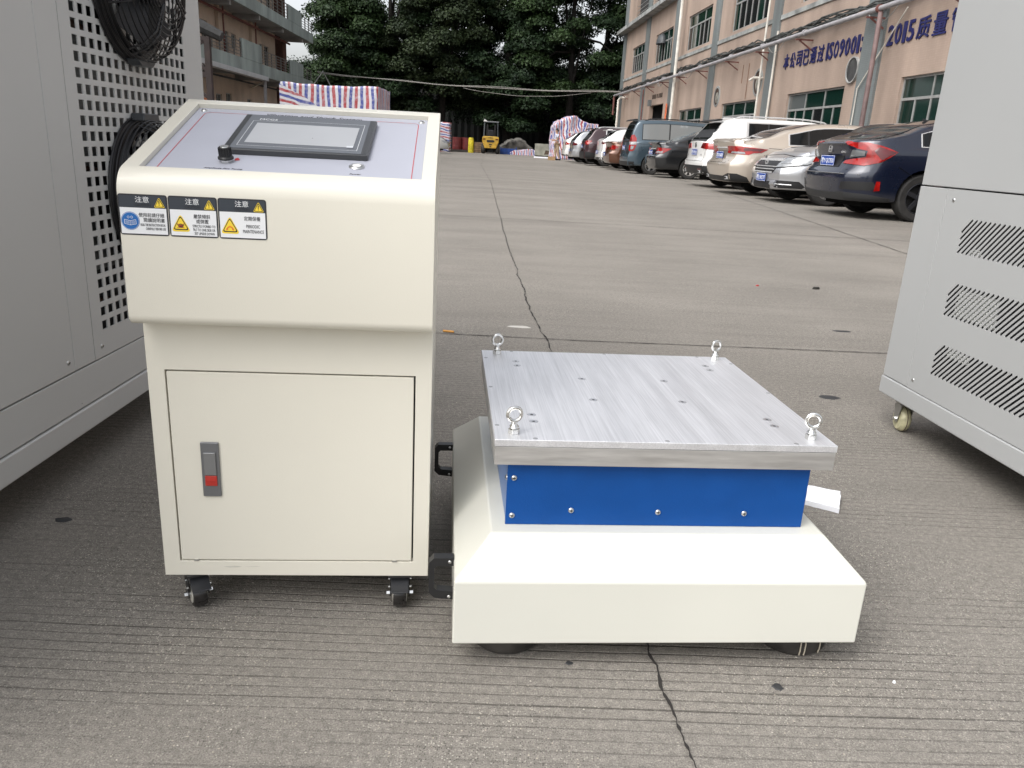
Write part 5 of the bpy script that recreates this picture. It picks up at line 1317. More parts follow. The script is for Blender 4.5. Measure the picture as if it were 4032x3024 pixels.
def ex_rails(m_, x0_, x1_, dy=.58):
    def f(c):
        for s_ in (-1, 1):
            n2 = 14; pts = []
            for k in range(n2+1):
                x = x0_+(x1_-x0_)*k/n2; h, _ = c['proj']('T', x, s_*dy); pts.append((x, s_*dy, h.z+(.045 if 0 < k < n2 else -.01)))
            MB().tube(pts, .017, 6).build('roof_rail', m_, c['root'])
    return f
def ex_spoiler(x, z, w, d_, m_, th=.03, drop=.02):
    def f(c):
        b_ = MB(); b_.prism([(x-d_, z-drop), (x, z+.015), (x+.10, z+.02), (x+.10, z-.02), (x-d_*.9, z-drop-th)], 1, -w, w); b_.build('spoiler', m_, c['root'], bevel=.008)
    return f
def ex_exhaust(ys, z, m_=carchr, w=.06, h=.03):
    def f(c):
        for y in ys:
            p, _ = c['proj']('B', y, z); b_ = MB(); b_.prism(rrect(y-w, y+w, z-h, z+h, .012), 0, p.x-.03, p.x+.03); o = b_.build('exhaust', m_, c['root'])
            b_ = MB(); b_.prism(rrect(y-w*.78, y+w*.78, z-h*.65, z+h*.65, .01), 0, p.x-.033, p.x-.029); b_.build('exhaust_hole', under, o)
    return f
def ex_bar(kd, y0_, y1_, z, m_, r_=.012, nm='chrome_bar'):
    def f(c):
        pts = []
        for k in range(9):
            y = y0_+(y1_-y0_)*k/8; h, n2 = c['proj'](kd, y, z); pts.append(h+n2*.008)
        MB().tube(pts, r_, 6).build(nm, m_, c['root'])
    return f
def ex_wiper(y, z, l_=.35):
    def f(c):
        h, n2 = c['proj']('B', y, z); MB().tube([h+n2*.02, h+n2*.03+Vector((.02, l_*.5, .03)), h+n2*.02+Vector((.04, l_, .05))], .012, 5).build('rear_wiper', trim, c['root'])
    return f
def ex_antenna(x):
    def f(c):
        h, _ = c['proj']('T', x, 0); MB().add([(x-.08, 0, h.z-.005), (x+.07, -.02, h.z-.005), (x+.07, .02, h.z-.005), (x-.07, 0, h.z+.035)], [(0, 1, 3), (1, 2, 3), (2, 0, 3), (0, 2, 1)]).build('roof_fin', trim, c['root'], smooth=False)
    return f
def ex_emblem(kind, kd, z, s=1., y=0., m_=carchr):
    def f(c):
        h, n2 = c['proj'](kd, y, z); sg = -1 if kd == 'B' else 1; x = h.x+sg*.006
        b_ = MB()
        if kind == 'H':
            b_.prism(rrect(y-.052*s, y+.052*s, z-.043*s, z+.043*s, .016*s), 0, min(x, x+sg*.006), max(x, x+sg*.006)); o = b_.build('emblem', m_, c['root'])
            q = MB(); q.prism(rrect(y-.044*s, y+.044*s, z-.035*s, z+.035*s, .012*s), 0, min(x+sg*.006, x+sg*.008), max(x+sg*.006, x+sg*.008)); q.build('emblem_field', trim, o)
            q = MB(); x2 = x+sg*.008
            q.obox((x2, y-.026*s, z-.034*s), (x2, y-.034*s, z+.034*s), .011*s, .006, (1, 0, 0)); q.obox((x2, y+.026*s, z-.034*s), (x2, y+.034*s, z+.034*s), .011*s, .006, (1, 0, 0)); q.obox((x2, y-.028*s, z), (x2, y+.028*s, z), .011*s, .006, (1, 0, 0)); q.build('emblem_letter', m_, o)
        else:
            b_.torus((x, y, z), .045*s, .006, 0, 20, 6); o = b_.build('emblem', m_, c['root'])
            q = MB(); x2 = x
            for a, b2 in (((-.03, .03), (-.012, -.035)), ((-.012, -.035), (0, .0)), ((0, 0), (.012, -.035)), ((.012, -.035), (.03, .03))):
                q.obox((x2, y+a[0]*s, z+a[1]*s), (x2, y+b2[0]*s, z+b2[1]*s), .008, .006, (1, 0, 0))
            q.build('emblem_letter', m_, o)
    return f
def ex_text(t, y, z, w, h):
    def f(c):
        p, _ = c['proj']('B', y-w/2, z); text(t, frame((p.x-.008, y, z), (0, -1, 0), (0, 0, 1), (-1, 0, 0)), w, h, carchr, 'model_lettering', c['root'], ext=.004)
    return f

def sedan_top(L, hood, roof, trunk, trz, cowl=1.02, xr0=.55, xr1=1.55, xw0=2.95, xw1=3.65, frontz=.72):
    return [(0, trz-.03), (.06, trz), (xr0*.6, trz+.015), (xr0, trz+.03), ((xr0+xr1)/2, (trz+roof)/2+.06), (xr1, roof-.02), ((xr1+xw0)/2, roof), (xw0, roof-.035), ((xw0+xw1)/2+.03, (roof+cowl)/2+.03), (xw1, cowl), (xw1+.5, hood), (L-.25, frontz+.05), (L-.03, frontz-.02), (L, frontz-.06)]
def carpos(u, v): return uv(BY, u, v)
RZ = R(BY)
common_rear = [(0.15, .16), (.30, .05), (.45, 0), (.62, 0), (.70, .07), (1.0, .10), (1.3, .16)]
common_nose = [(0.15, .20), (.30, .06), (.45, 0), (.60, .03), (.75, .12)]

# 1 navy blue sedan nearest the right cabinet
navy = paint('navy_blue', (.006, .010, .026), .25, .28)
P1 = dict(near=1, sw2=.3, L=4.65, W=1.80, wb=2.70, ro=1.02, R=.322, paint=navy, zb=.24, cr=.27, cf=.22, tum=.42,
  top=[(0, 1.03), (.05, 1.06), (.30, 1.075), (.62, 1.14), (1.05, 1.30), (1.6, 1.405), (2.2, 1.418), (2.7, 1.38), (3.15, 1.22), (3.6, 1.03), (4.1, .93), (4.45, .82), (4.65, .70)],
  sh=[(0, .92), (.6, .98), (1.5, .985), (3.4, .93), (4.2, .84), (4.65, .66)],
  rear=[(.18, .12), (.34, .03), (.50, .0), (.615, -.01), (.66, .07), (.80, .13), (1.0, .08), (1.1, .10)], nose=common_nose,
  glass=(.92, 3.35), gi=.10, pillars=[1.35, 2.25], surround=carchr, rs=(.36, 1.45, 'rear_screen', .60, .50, glassd), ws=(2.85, 3.5, 'windscreen', .52, .66), surround_rear=False,
  gaps=[('R', [(.62, .72), (.85, .60), (1.0, .66)], .008), ('B', [(-.62, .66), (-.50, .60), (.50, .60), (.62, .66)], .008), ('R', [(1.72, .96), (1.72, .5), (1.6, .32)], .007)],
  decals=[('B', [(-.34, .68), (.34, .68), (.38, .84), (-.38, .84)], trim, 'plate_recess'),
          ('W', [('B', 0, .245), ('B', .60, .245), ('R', .30, .245), ('R', .62, .25), ('R', .60, .30), ('R', .30, .34), ('B', .60, .36), ('B', .30, .34), ('B', 0, .34)], mat('dull_black_bumper', (.03, .031, .033), .6), 'rear_diffuser'),
          ('W', [('B', .52, .40), ('B', .74, .395), ('R', .30, .395), ('R', .40, .43), ('R', .34, .51), ('B', .70, .50), ('B', .56, .49)], trim, 'bumper_vent'),
          ('W', [('B', .42, .735), ('B', .70, .725), ('R', .14, .715), ('R', .40, .77), ('R', .60, .91), ('R', .36, .985), ('R', .12, 1.02), ('B', .66, 1.015), ('B', .40, 1.035), ('B', .40, 1.005), ('B', .62, .96), ('B', .72, .935), ('R', .16, .91), ('R', .14, .83), ('B', .66, .80), ('B', .46, .775)], redl, 'tail_light'),
          ('W', [('R', .40, .80), ('R', .57, .905), ('R', .34, .965), ('R', .27, .91)], redd, 'tail_lens'),
          ('W', [('B', .56, .815), ('B', .68, .83), ('R', .12, .85), ('R', .12, .90), ('B', .70, .915), ('B', .63, .92)], mat('smoked_lamp', (.12, .125, .13), .15, coat=.6), 'reverse_light'),
          ('W', [('B', .60, .84), ('B', .70, .85), ('B', .70, .862), ('B', .60, .852)], clearl, 'reverse_lens'),
          ('W', [('R', .36, .39), ('R', .44, .40), ('R', .43, .52), ('R', .38, .52)], redl, 'side_reflector_light')],
  rim=alloyd, spokes=5, sw=.06, plate=('B', 0, .765, '粤Y·QC920'), handles=[1.95, 2.9], hz=.86, mirror=3.1,
  extras=[ex_emblem('H', 'B', .925), ex_text('CIVIC', -.30, .875, .14, .026), ex_bar('B', -.44, .44, 1.0, navy, .012, 'trunk_lip'), ex_antenna(1.4), ex_bar('B', -.80, .80, .595, mat('grey_edge', (.16, .16, .17), .4), .006, 'bumper_edge')])
make_car('parked_car', 'navy blue sedan with big red C shaped tail lights, nearest to the right grey cabinet', 'car', P1, carpos(5.18, 11.50), RZ)

# 2 maroon sliver in front of it
mar2 = paint('dusky_maroon', (.075, .035, .04), .3)
P0 = dict(P1); P0.update(near=0, paint=mar2, plate=None, extras=[], rim=alloy, decals=[('W', [('B', .5, .74), ('B', .7, .74), ('R', .30, .74), ('R', .40, .86), ('B', .7, .9), ('B', .5, .88)], redd, 'tail_light')])
make_car('parked_car', 'maroon car mostly hidden behind the right grey cabinet, only a sliver of its tail showing', 'car', P0, carpos(5.20, 8.03), RZ)

# 3 silver sedan, nose out
silv = paint('silver', (.50, .51, .53), .7, .3)
P3 = dict(near=3, L=4.93, W=1.85, wb=2.775, ro=1.34, R=.325, paint=silv, zb=.23, cr=.16, cf=.26, tum=.40,
  top=[(0, 1.02), (.3, 1.07), (.8, 1.12), (1.3, 1.32), (1.9, 1.455), (2.5, 1.47), (2.9, 1.44), (3.4, 1.22), (3.85, 1.03), (4.3, .98), (4.65, .88), (4.85, .78), (4.93, .70)],
  sh=[(0, .9), (1, .98), (3.5, .95), (4.3, .88), (4.93, .64)], rear=common_rear, nose=[(.15, .10), (.26, .0), (.40, .02), (.5, .0), (.58, .02), (.72, .10), (.85, .20)],
  glass=(.95, 3.55), gi=.10, pillars=[1.4, 2.4], surround=carchr, rs=(.75, 1.6, 'rear_screen', .6, .5), ws=(2.95, 3.72, 'windscreen', .50, .68, glassd),
  gaps=[('R', [(3.55, .93), (3.6, .5), (3.5, .3)], .007), ('F', [(-.78, .74), (-.60, .80), (0, .83), (.60, .80), (.78, .74)], .007)],
  decals=[('F', [(-.44, .50), (.44, .50), (.56, .66), (.58, .72), (-.58, .72), (-.56, .66)], trim, 'grille'),
          ('F', [(-.40, .24), (.40, .24), (.44, .36), (-.44, .36)], trim, 'lower_intake'),
          ('V', [('B', .52, .27), ('B', .72, .265), ('R', .36, .27), ('R', .42, .30), ('R', .30, .385), ('B', .68, .39), ('B', .54, .385)], trim, 'fog_recess'),
          ('V', [('B', .44, .585), ('B', .70, .60), ('R', .40, .655), ('R', .74, .79), ('R', .64, .835), ('R', .30, .81), ('B', .66, .775), ('B', .54, .755)], trim, 'lamp_seal'),
          ('V', [('B', .47, .60), ('B', .70, .615), ('R', .40, .67), ('R', .70, .79), ('R', .62, .82), ('R', .30, .795), ('B', .66, .762), ('B', .56, .745)], clearl, 'headlight'),
          ('V', [('B', .60, .655), ('R', .24, .69), ('R', .40, .74), ('R', .24, .75), ('B', .62, .70)], mat('lamp_chrome', (.6, .6, .6), .1, .9), 'headlight_lens')],
  rim=alloy, spokes=12, sw=.026, plate=('F', 0, .42, '粤S·3K217'), handles=[1.9, 2.9], mirror=3.35,
  extras=[ex_bar('F', -.56, .56, .715, carchr, .03, 'grille_bar'), ex_bar('F', -.50, .50, .61, carchr, .009, 'grille_slat'), ex_bar('F', -.46, .46, .565, carchr, .009, 'grille_slat'), ex_bar('F', -.42, .42, .51, carchr, .014, 'grille_slat'), ex_emblem('H', 'F', .66, 1.2), ex_bar('F', .60, .80, .325, carchr, .008, 'fog_strip'), ex_bar('F', .44, .60, .33, silv, .045, 'bumper_blade')])
p = carpos(5.36+4.93, 14.33); make_car('parked_car', 'silver sedan parked nose out between the navy and champagne sedans', 'car', P3, p, RZ+math.pi)

# 4 champagne sedan
cham = paint('champagne', (.52, .455, .385), .45, .3)
P4 = dict(near=1, sw2=.55, L=4.90, W=1.85, wb=2.80, ro=1.10, R=.325, paint=cham, zb=.25, cr=.19, cf=.22, tum=.42,
  top=[(0, 1.05), (.05, 1.085), (.25, 1.06), (.65, 1.13), (1.15, 1.32), (1.8, 1.455), (2.5, 1.475), (3.0, 1.43), (3.5, 1.2), (3.9, 1.03), (4.4, .93), (4.75, .80), (4.9, .70)],
  sh=[(0, .93), (.7, .99), (1.6, 1.0), (3.6, .95), (4.4, .85), (4.9, .64)],
  rear=[(.2, .12), (.34, .03), (.50, 0), (.62, -.01), (.68, .08), (.85, .12), (1.0, .06), (1.1, .08)], nose=common_nose,
  glass=(1.12, 3.62), gi=.11, pillars=[1.5, 2.45], surround=carchr, rs=(.62, 1.62, 'rear_screen', .62, .50, mat('brown_car_glass', (.03, .024, .026), .06, spec=.7)), ws=(3.0, 3.75, 'windscreen', .5, .68),
  gaps=[('R', [(.62, .80), (.72, .64), (.95, .54)], .007), ('R', [(2.02, .97), (2.02, .5), (1.75, .3)], .007), ('R', [(2.98, .95), (2.98, .32)], .007), ('R', [(.7, .93), (1.6, .90), (3.6, .84)], .006), ('B', [(-.6, .67), (-.5, .62), (.5, .62), (.6, .67)], .007)],
  decals=[('W', [('B', .36, .81), ('B', .70, .79), ('R', .34, .785), ('R', .42, .82), ('R', .58, .835), ('R', .70, .905), ('R', .40, .925), ('R', .12, .94), ('B', .60, .945), ('B', .38, .94)], redl, 'tail_light'),
          ('W', [('B', .56, .80), ('B', .70, .80), ('R', .26, .80), ('R', .24, .835), ('B', .68, .84), ('B', .58, .84)], clearl, 'reverse_light'),
          ('W', [('R', .20, .86), ('R', .55, .86), ('R', .62, .90), ('R', .22, .915)], redd, 'tail_lens'),
          ('W', [('B', 0, .262), ('B', .60, .262), ('R', .20, .262), ('R', .42, .27), ('R', .36, .36), ('R', .12, .42), ('B', .66, .42), ('B', .42, .36), ('B', 0, .36)], trim, 'rear_diffuser'),
          ('B', [(-.30, .69), (.30, .69), (.33, .86), (-.33, .86)], mat('champagne_shadow_trim', (.16, .14, .12), .4), 'plate_recess')],
  rim=alloy, spokes=5, sw=.06, plate=('B', 0, .765, '粤S·D6820'), handles=[1.85, 2.85], hmat=carchr, hz=.885, mirror=3.35,
  extras=[ex_exhaust((.62, -.62), .33), ex_bar('B', -.34, .34, .91, carchr, .014), ex_spoiler(.10, 1.075, .68, .06, cham)])
make_car('parked_car', 'champagne coloured sedan with slim red tail lights parked beyond the silver sedan', 'car', P4, carpos(5.17, 16.55), RZ)

# 5 white SUV
whi = paint('white', (.74, .735, .72), 0, .3)
def suv(Ht=1.66, L=4.75, W=1.86): return dict(L=L, W=W, wb=2.75, ro=.98, R=.35, zb=.30, cr=.14, cf=.22, tum=.30,
  top=[(0, 1.06), (.06, 1.12), (.20, 1.28), (.42, Ht-.10), (.58, Ht-.03), (1.2, Ht), (2.3, Ht), (2.9, Ht-.06), (3.35, 1.34), (3.75, 1.14), (4.3, 1.04), (4.6, .92), (L, .74)],
  sh=[(0, .98), (.5, 1.04), (2, 1.04), (3.6, 1.0), (4.3, .92), (L, .68)], rear=[(.2, .08), (.4, 0), (.60, 0), (.66, .05), (1.0, .06), (1.2, .06)], nose=common_nose,
  glass=(.98, 3.4), gi=.13, pillars=[1.45, 2.4], rs=(.10, .40, 'rear_screen', .66, .56), ws=(2.95, 3.55, 'windscreen', .56, .70), surround_rear=True,
  gaps=[('R', [(1.75, 1.02), (1.72, .6), (1.55, .42)], .008), ('R', [(2.75, 1.0), (2.75, .36)], .008), ('B', [(-.74, 1.0), (-.66, .60), (.66, .60), (.74, 1.0)], .008)], handles=[1.6, 2.6], mirror=3.2, hz=.93, rim=alloy)
P5 = suv(1.62); P5.update(near=1, paint=whi, surround=carchr, plate=('B', .02, .80, '粤S·9P520'), sglass=glassd,
  decals=[('W', [('B', .40, .90), ('B', .70, .875), ('R', .22, .865), ('R', .36, .935), ('R', .20, 1.0), ('B', .70, 1.01), ('B', .50, 1.01)], redl, 'tail_light'),
          ('W', [('B', .42, .91), ('B', .62, .90), ('B', .62, .995), ('B', .51, 1.0)], redd, 'tail_lens'),
          ('W', [('B', 0, .305), ('B', .60, .305), ('R', .52, .305), ('R', .46, .44), ('R', .2, .50), ('B', .60, .50), ('B', 0, .50)], trim, 'lower_bumper'),
          ('B', [(.48, .40), (.72, .40), (.72, .445), (.48, .445)], redd, 'bumper_reflector'), ('R', [(1.4, .31), (3.3, .31), (3.3, .40), (1.4, .40)], trim, 'sill_cladding')],
  extras=[ex_rails(carchr, .65, 3.0), ex_spoiler(.30, 1.545, .60, .10, trim), ex_exhaust((.60, -.60), .355), ex_wiper(-.05, 1.10), ex_emblem('V', 'B', .965, 1.3, m_=mat('dark_emblem', (.08, .08, .08), .3, .8)), ex_text('280', -.45, .73, .11, .035)])
make_car('parked_car', 'white SUV with silver roof rails and blue plate beside the champagne sedan', 'car', P5, carpos(5.46, 19.4), RZ)

# 6 black sedan
blk = paint('black', (.012, .013, .015), .3, .3)
P6 = dict(P4); P6.update(L=4.55, wb=2.62, ro=1.05, R=.31, W=1.74, paint=blk, surround=None, cr=.16,
  top=[(0, 1.0), (.05, 1.04), (.35, 1.05), (.62, 1.10), (1.05, 1.28), (1.5, 1.42), (2.2, 1.455), (2.7, 1.42), (3.1, 1.24), (3.5, 1.04), (4.1, .95), (4.4, .82), (4.55, .7)],
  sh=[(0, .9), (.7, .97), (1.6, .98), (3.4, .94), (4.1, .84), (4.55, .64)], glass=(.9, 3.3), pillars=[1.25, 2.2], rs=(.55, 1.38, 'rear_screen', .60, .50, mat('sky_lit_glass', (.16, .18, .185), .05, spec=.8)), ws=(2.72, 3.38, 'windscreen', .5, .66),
  gaps=[('R', [(1.75, .95), (1.75, .5)], .007), ('R', [(2.6, .93), (2.6, .32)], .007)],
  decals=[('W', [('B', .44, .70), ('B', .68, .71), ('R', .20, .72), ('R', .46, .86), ('R', .22, .875), ('B', .68, .885), ('B', .52, .885)], redl, 'tail_light'),
          ('W', [('B', .48, .715), ('B', .68, .722), ('R', .16, .73), ('R', .20, .775), ('B', .66, .775), ('B', .52, .765)], clearl, 'reverse_light')],
  rim=mat('pale_alloy_rim', (.58, .56, .53), .4, .5), spokes=8, sw=.05, plate=('B', 0, .74, '粤S·7E335'), handles=[1.65, 2.5], hmat=blk, mirror=3.05, extras=[ex_bar('B', -.3, .3, .84, carchr, .015), ex_spoiler(.08, 1.04, .62, .05, blk)])
make_car('parked_car', 'black sedan with pale eight spoke wheels between the white SUV and the blue van', 'car', P6, carpos(5.62, 24.9), RZ)

# 7 blue grey van
bgv = paint('blue_grey', (.065, .098, .125), .4, .3)
P7 = dict(near=1, L=4.5, W=1.70, wb=2.72, ro=.80, R=.31, paint=bgv, zb=.26, cr=.10, cf=.26, tum=.20,
  top=[(0, 1.10), (.04, 1.25), (.10, 1.45), (.20, 1.68), (.32, 1.755), (1.2, 1.80), (2.6, 1.77), (3.1, 1.66), (3.55, 1.36), (3.9, 1.12), (4.2, 1.0), (4.4, .82), (4.5, .68)],
  sh=[(0, 1.0), (.5, 1.10), (2.6, 1.10), (3.6, 1.05), (4.2, .9), (4.5, .64)], rear=[(.2, .03), (.4, 0), (.6, 0), (.66, .04), (1.2, .05)], nose=common_nose,
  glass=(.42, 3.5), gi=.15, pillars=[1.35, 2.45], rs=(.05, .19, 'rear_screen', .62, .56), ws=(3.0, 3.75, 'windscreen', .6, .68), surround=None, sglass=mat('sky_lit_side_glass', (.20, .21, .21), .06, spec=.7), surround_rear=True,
  gaps=[('R', [(1.38, 1.06), (1.38, .36)], .012), ('R', [(2.48, 1.06), (2.48, .34)], .008), ('R', [(.3, .98), (1.4, .98), (3.5, .95)], .006), ('R', [(.66, .70), (.86, .70), (.86, .88), (.66, .88), (.66, .70)], .005)],
  decals=[('W', [('B', .64, .74), ('R', .12, .73), ('R', .21, .77), ('R', .28, .95), ('R', .22, 1.16), ('R', .10, 1.27), ('B', .70, 1.24), ('B', .66, 1.1)], redl, 'tail_light'),
          ('W', [('B', .66, .94), ('R', .10, .94), ('R', .27, .95), ('R', .25, 1.04), ('B', .66, 1.03)], clearl, 'tail_light_band'), ('W', [('R', .04, .79), ('R', .15, .80), ('R', .18, .90), ('R', .05, .90)], clearl, 'reverse_light'),
          ('B', [(-.80, .26), (.80, .26), (.82, .40), (-.82, .40)], trim, 'lower_bumper'), ('B', [(-.6, 1.18), (.6, 1.18), (.60, 1.02), (-.6, 1.02)], trim, 'tailgate_panel')],
  rim=alloy, spokes=6, sw=.07, plate=('B', 0, .84, '粤S·58M61'), handles=[1.55], mirror=3.4, extras=[ex_rails(trim, .5, 3.0, .60), ex_spoiler(.16, 1.755, .62, .06, trim)])
make_car('parked_van', 'tall blue grey van with upright red and white tail lights and black roof rails', 'van', P7, carpos(5.33, 27.75), RZ)

# 8 brown sedan
brn = paint('copper_brown', (.13, .055, .03), .45, .3)
P8 = dict(P6); P8.update(near=0, paint=brn, rim=alloy, spokes=7, sw=.04, plate=('B', 0, .58, '粤S·2T906'), extras=[ex_spoiler(.08, 1.03, .60, .05, brn)],
  decals=[('W', [('B', .42, .76), ('B', .68, .75), ('R', .20, .76), ('R', .34, .84), ('R', .20, .90), ('B', .66, .90), ('B', .50, .90)], redl, 'tail_light')], hmat=brn)
make_car('parked_car', 'copper brown sedan parked just beyond the blue grey van', 'car', P8, carpos(5.25, 30.95), RZ)
# 9 white crossover
P9 = suv(1.60, 4.55, 1.84); P9.update(paint=whi, surround=None, gi=.13, plate=('B', 0, .62, '粤S·0W883'), decals=[('W', [('B', .46, .98), ('B', .70, .94), ('R', .30, .95), ('R', .48, 1.01), ('R', .10, 1.03), ('B', .60, 1.04)], redd, 'tail_light'),
   ('W', [('B', 0, .305), ('B', .6, .305), ('R', .5, .305), ('R', .46, .40), ('R', .1, .42), ('B', 0, .42)], trim, 'lower_bumper')], extras=[ex_spoiler(.34, 1.53, .58, .12, whi), ex_exhaust((.6, -.6), .36)], spokes=10, sw=.03,
  top=[(0, 1.10), (.06, 1.15), (.24, 1.26), (.62, 1.50), (.9, 1.57), (1.4, 1.60), (2.3, 1.59), (2.8, 1.52), (3.25, 1.32), (3.65, 1.12), (4.1, 1.02), (4.4, .9), (4.55, .74)], rs=(.20, .62, 'rear_screen', .64, .54))
make_car('parked_car', 'white crossover with slim dark tail lights between the brown sedan and the maroon SUV', 'car', P9, carpos(5.40, 33.8), RZ)
# 10 maroon SUV
maro = paint('dark_maroon', (.045, .018, .022), .35, .3)
P10 = suv(1.68, 4.5, 1.80); P10.update(paint=maro, surround=carchr, plate=('B', 0, .82, '粤S·4H710'), decals=[('W', [('B', .56, .92), ('R', .10, .90), ('R', .18, .92), ('R', .32, 1.07), ('R', .16, 1.09), ('B', .62, 1.08)], redl, 'tail_light'),
   ('W', [('B', 0, .305), ('B', .6, .305), ('R', .55, .305), ('R', .50, .55), ('R', .1, .60), ('B', 0, .60)], trim, 'lower_bumper')], extras=[ex_rails(carchr, .6, 2.8), ex_spoiler(.28, 1.60, .58, .10, trim)])
make_car('parked_car', 'dark maroon SUV with bright red tail lights, third from the far end of the row', 'car', P10, carpos(5.14, 36.9), RZ)
# 11 silver SUV
P11 = suv(1.58, 4.5, 1.80); P11.update(paint=silv, surround=None, plate=('B', 0, .62, '粤S·66N2K'), decals=[('W', [('B', .44, .84), ('B', .70, .84), ('R', .20, .86), ('R', .26, .96), ('B', .68, .99), ('B', .50, 1.0)], redd, 'tail_light')], extras=[])
make_car('parked_car', 'silver hatchback with dark red tail lights, second from the far end of the row', 'car', P11, carpos(5.04, 40.3), RZ)
# 12 white SUV at the end
P12 = dict(P9); P12.update(plate=None, extras=[ex_spoiler(.34, 1.53, .58, .10, whi)], decals=[('W', [('B', .50, .88), ('B', .7, .86), ('R', .18, .88), ('R', .26, .96), ('B', .68, 1.01), ('B', .56, 1.02)], redl, 'tail_light'), ('W', [('B', 0, .305), ('B', .6, .305), ('R', .4, .305), ('R', .1, .38), ('B', 0, .38)], trim, 'lower_bumper')])
make_car('parked_car', 'white SUV at the far end of the row beside the striped tarpaulin load', 'car', P12, carpos(5.05, 43.5), RZ)
# 13 pale car beyond the cream cabinet
P13 = dict(P6); P13.update(paint=paint('dusty_white', (.42, .42, .40), 0, .5), plate=None, extras=[], decals=[('V', [('B', .46, .60), ('R', .2, .62), ('R', .4, .74), ('B', .56, .75)], clearl, 'headlight')])
make_car('parked_car', 'dusty white car half hidden behind the cream cabinet far across the yard', 'car', P13, (-4.62-4.55, 49.5, 0), 0, group=None)

# ------------------------------------------------------------ forklift
yelp = mat('yellow_machine_paint', (.50, .30, .03), .45, var=.25, vscale=5, coat=.3)
fk = thing('forklift', 'yellow forklift seen from behind with a dark overhead guard, in front of the trees', 'forklift', (-2.46, 58, 0), R(2))
cw = MB(); cw.prism([(-.42, .38), (.42, .38), (.48, .62), (.58, .80), (.60, 1.12), (.52, 1.20), (-.52, 1.20), (-.60, 1.12), (-.58, .80), (-.48, .62)], 1, 0, .5); cwo = cw.build('counterweight', yelp, fk, bevel=.05, seg=3)
MB().prism(rrect(-.28, .28, .80, .95, .07), 1, -.03, .02).build('grille_opening', trim, cwo)
MB().box(-.10, .10, -.02, .02, .60, .68).build('tow_pin', trim, cwo); MB().box(-.06, .06, -.02, .02, .48, .53).build('tow_pin', trim, cwo)
for s_ in (-1, 1): MB().box(s_*.45-.09, s_*.45+.09, -.02, .02, .96, 1.04).build('tail_lamp', redd, cwo)
text('KOMATSU', frame((-.17, -.012, 1.07), (1, 0, 0), (0, 0, 1), (0, -1, 0)), .34, .07, trim, 'maker_lettering', cwo, ext=.01, bold=.02)
MB().box(-.52, .52, .5, 2.0, .42, 1.0).build('chassis', yelp, fk, bevel=.03)
for s_ in (-1, 1):
    for y_, z_ in ((.12, 2.2), (1.6, 2.2)): MB().obox((s_*.50, y_, 1.1), (s_*.46, y_+(.25 if y_ < 1 else 0), z_), .07, .07).build('guard_pillar', mat('dark_guard', (.025, .03, .035), .5), fk)
    MB().lathe([(.12, -.10), (.25, -.11), (.28, -.06), (.28, .06), (.25, .11), (.12, .10)], (s_*.50, .38, .28), 0, 24, closed=True).build('wheel', tyrem, fk)
    MB().lathe([(.14, -.13), (.32, -.14), (.35, -.08), (.35, .08), (.32, .14), (.14, .13)], (s_*.54, 1.75, .35), 0, 24, closed=True).build('wheel', tyrem, fk)
    MB().box(s_*.28-.06, s_*.28+.06, 2.05, 2.18, .1, 2.05).build('mast', trim, fk)
    MB().box(s_*.25-.06, s_*.25+.06, 2.2, 3.2, .08, .12).build('fork', trim, fk)
rg = MB()
for k in range(6): rg.box(-.5, .5, .35+k*.24, .40+k*.24, 2.16, 2.2)
rg.build('guard_roof', mat('dark_guard', (.025, .03, .035), .5), fk); MB().box(-.54, .54, .3, .36, 2.17, 2.23).build('guard_edge', mat('pale_edge', (.2, .21, .22), .5), fk)
MB().prism([(-.56, 2.2), (-.25, 2.2), (-.48, 2.36)], 1, .25, .3).build('white_bag', white, fk)
MB().box(-.22, .22, .75, 1.15, 1.15, 1.65).build('seat', mat('seat_dark', (.015, .015, .02), .7), fk, bevel=.06)
# ------------------------------------------------------------ things along the far edge
drm = mat('red_drum', (.13, .018, .018), .6, var=.3, vscale=6)
for k, x in enumerate((-2.25, -1.45)):
    d_ = MB(); d_.lathe([(.0001, 0), (.36, 0), (.37, .02), (.36, .3), (.375, .32), (.36, .34), (.36, .62), (.375, .64), (.36, .66), (.37, .92), (.35, .93), (.35, .90), (.0001, .90)], n=26)
    d_.build('oil_drum', drm, loc=((-5.04, -4.30)[k], 60.5, .1), label=('dark red drum, the left one of a pair at the far edge of the yard', 'dark red drum, the right one of a pair, next to the yellow sack')[k], cat='drum', group='red drums at the far edge')
MB().box(-1.1, .75, -.4, .4, 0, .16).build('low_platform', mat('dark_timber', (.04, .035, .03), .8), loc=(-4.5, 60.3, 0), label='low dark platform under the red drums', cat='pallet', bevel=.02)
ys = MB(); ys.lathe([(.0001, 0), (.19, 0), (.21, .15), (.19, .5), (.20, .85), (.16, 1.04), (.0001, 1.05)], n=16)
ys.build('yellow_sack', mat('yellow_plastic', (.62, .52, .03), .5, var=.4, vscale=9), loc=(-3.88, 58.5, 0), rz=.1, label='upright bright yellow sack between the red drums and the forklift', cat='sack')
cr3 = thing('wooden_crate', 'brown wooden crate standing between the yellow sack and the forklift', 'crate', (-3.30, 60.4, 0))
wd = mat('dull_wood', (.20, .13, .075), .8, var=.35, vscale=6)
MB().box(-.40, .40, -.3, .3, .02, .74).build('box', mat('dull_wood_dark', (.09, .06, .035), .85), cr3)
for k in range(5): MB().box(-.43, .43, -.33, -.302, .04+k*.15, .16+k*.15).build('plank', wd, cr3, smooth=False)
bb = thing('blue_crate', 'low blue steel crate holding scrap just right of the forklift', 'crate', (-1.2, 60.8, 0))
blu2 = mat('blue_steel_crate', (.012, .05, .22), .6, var=.4, vscale=5)
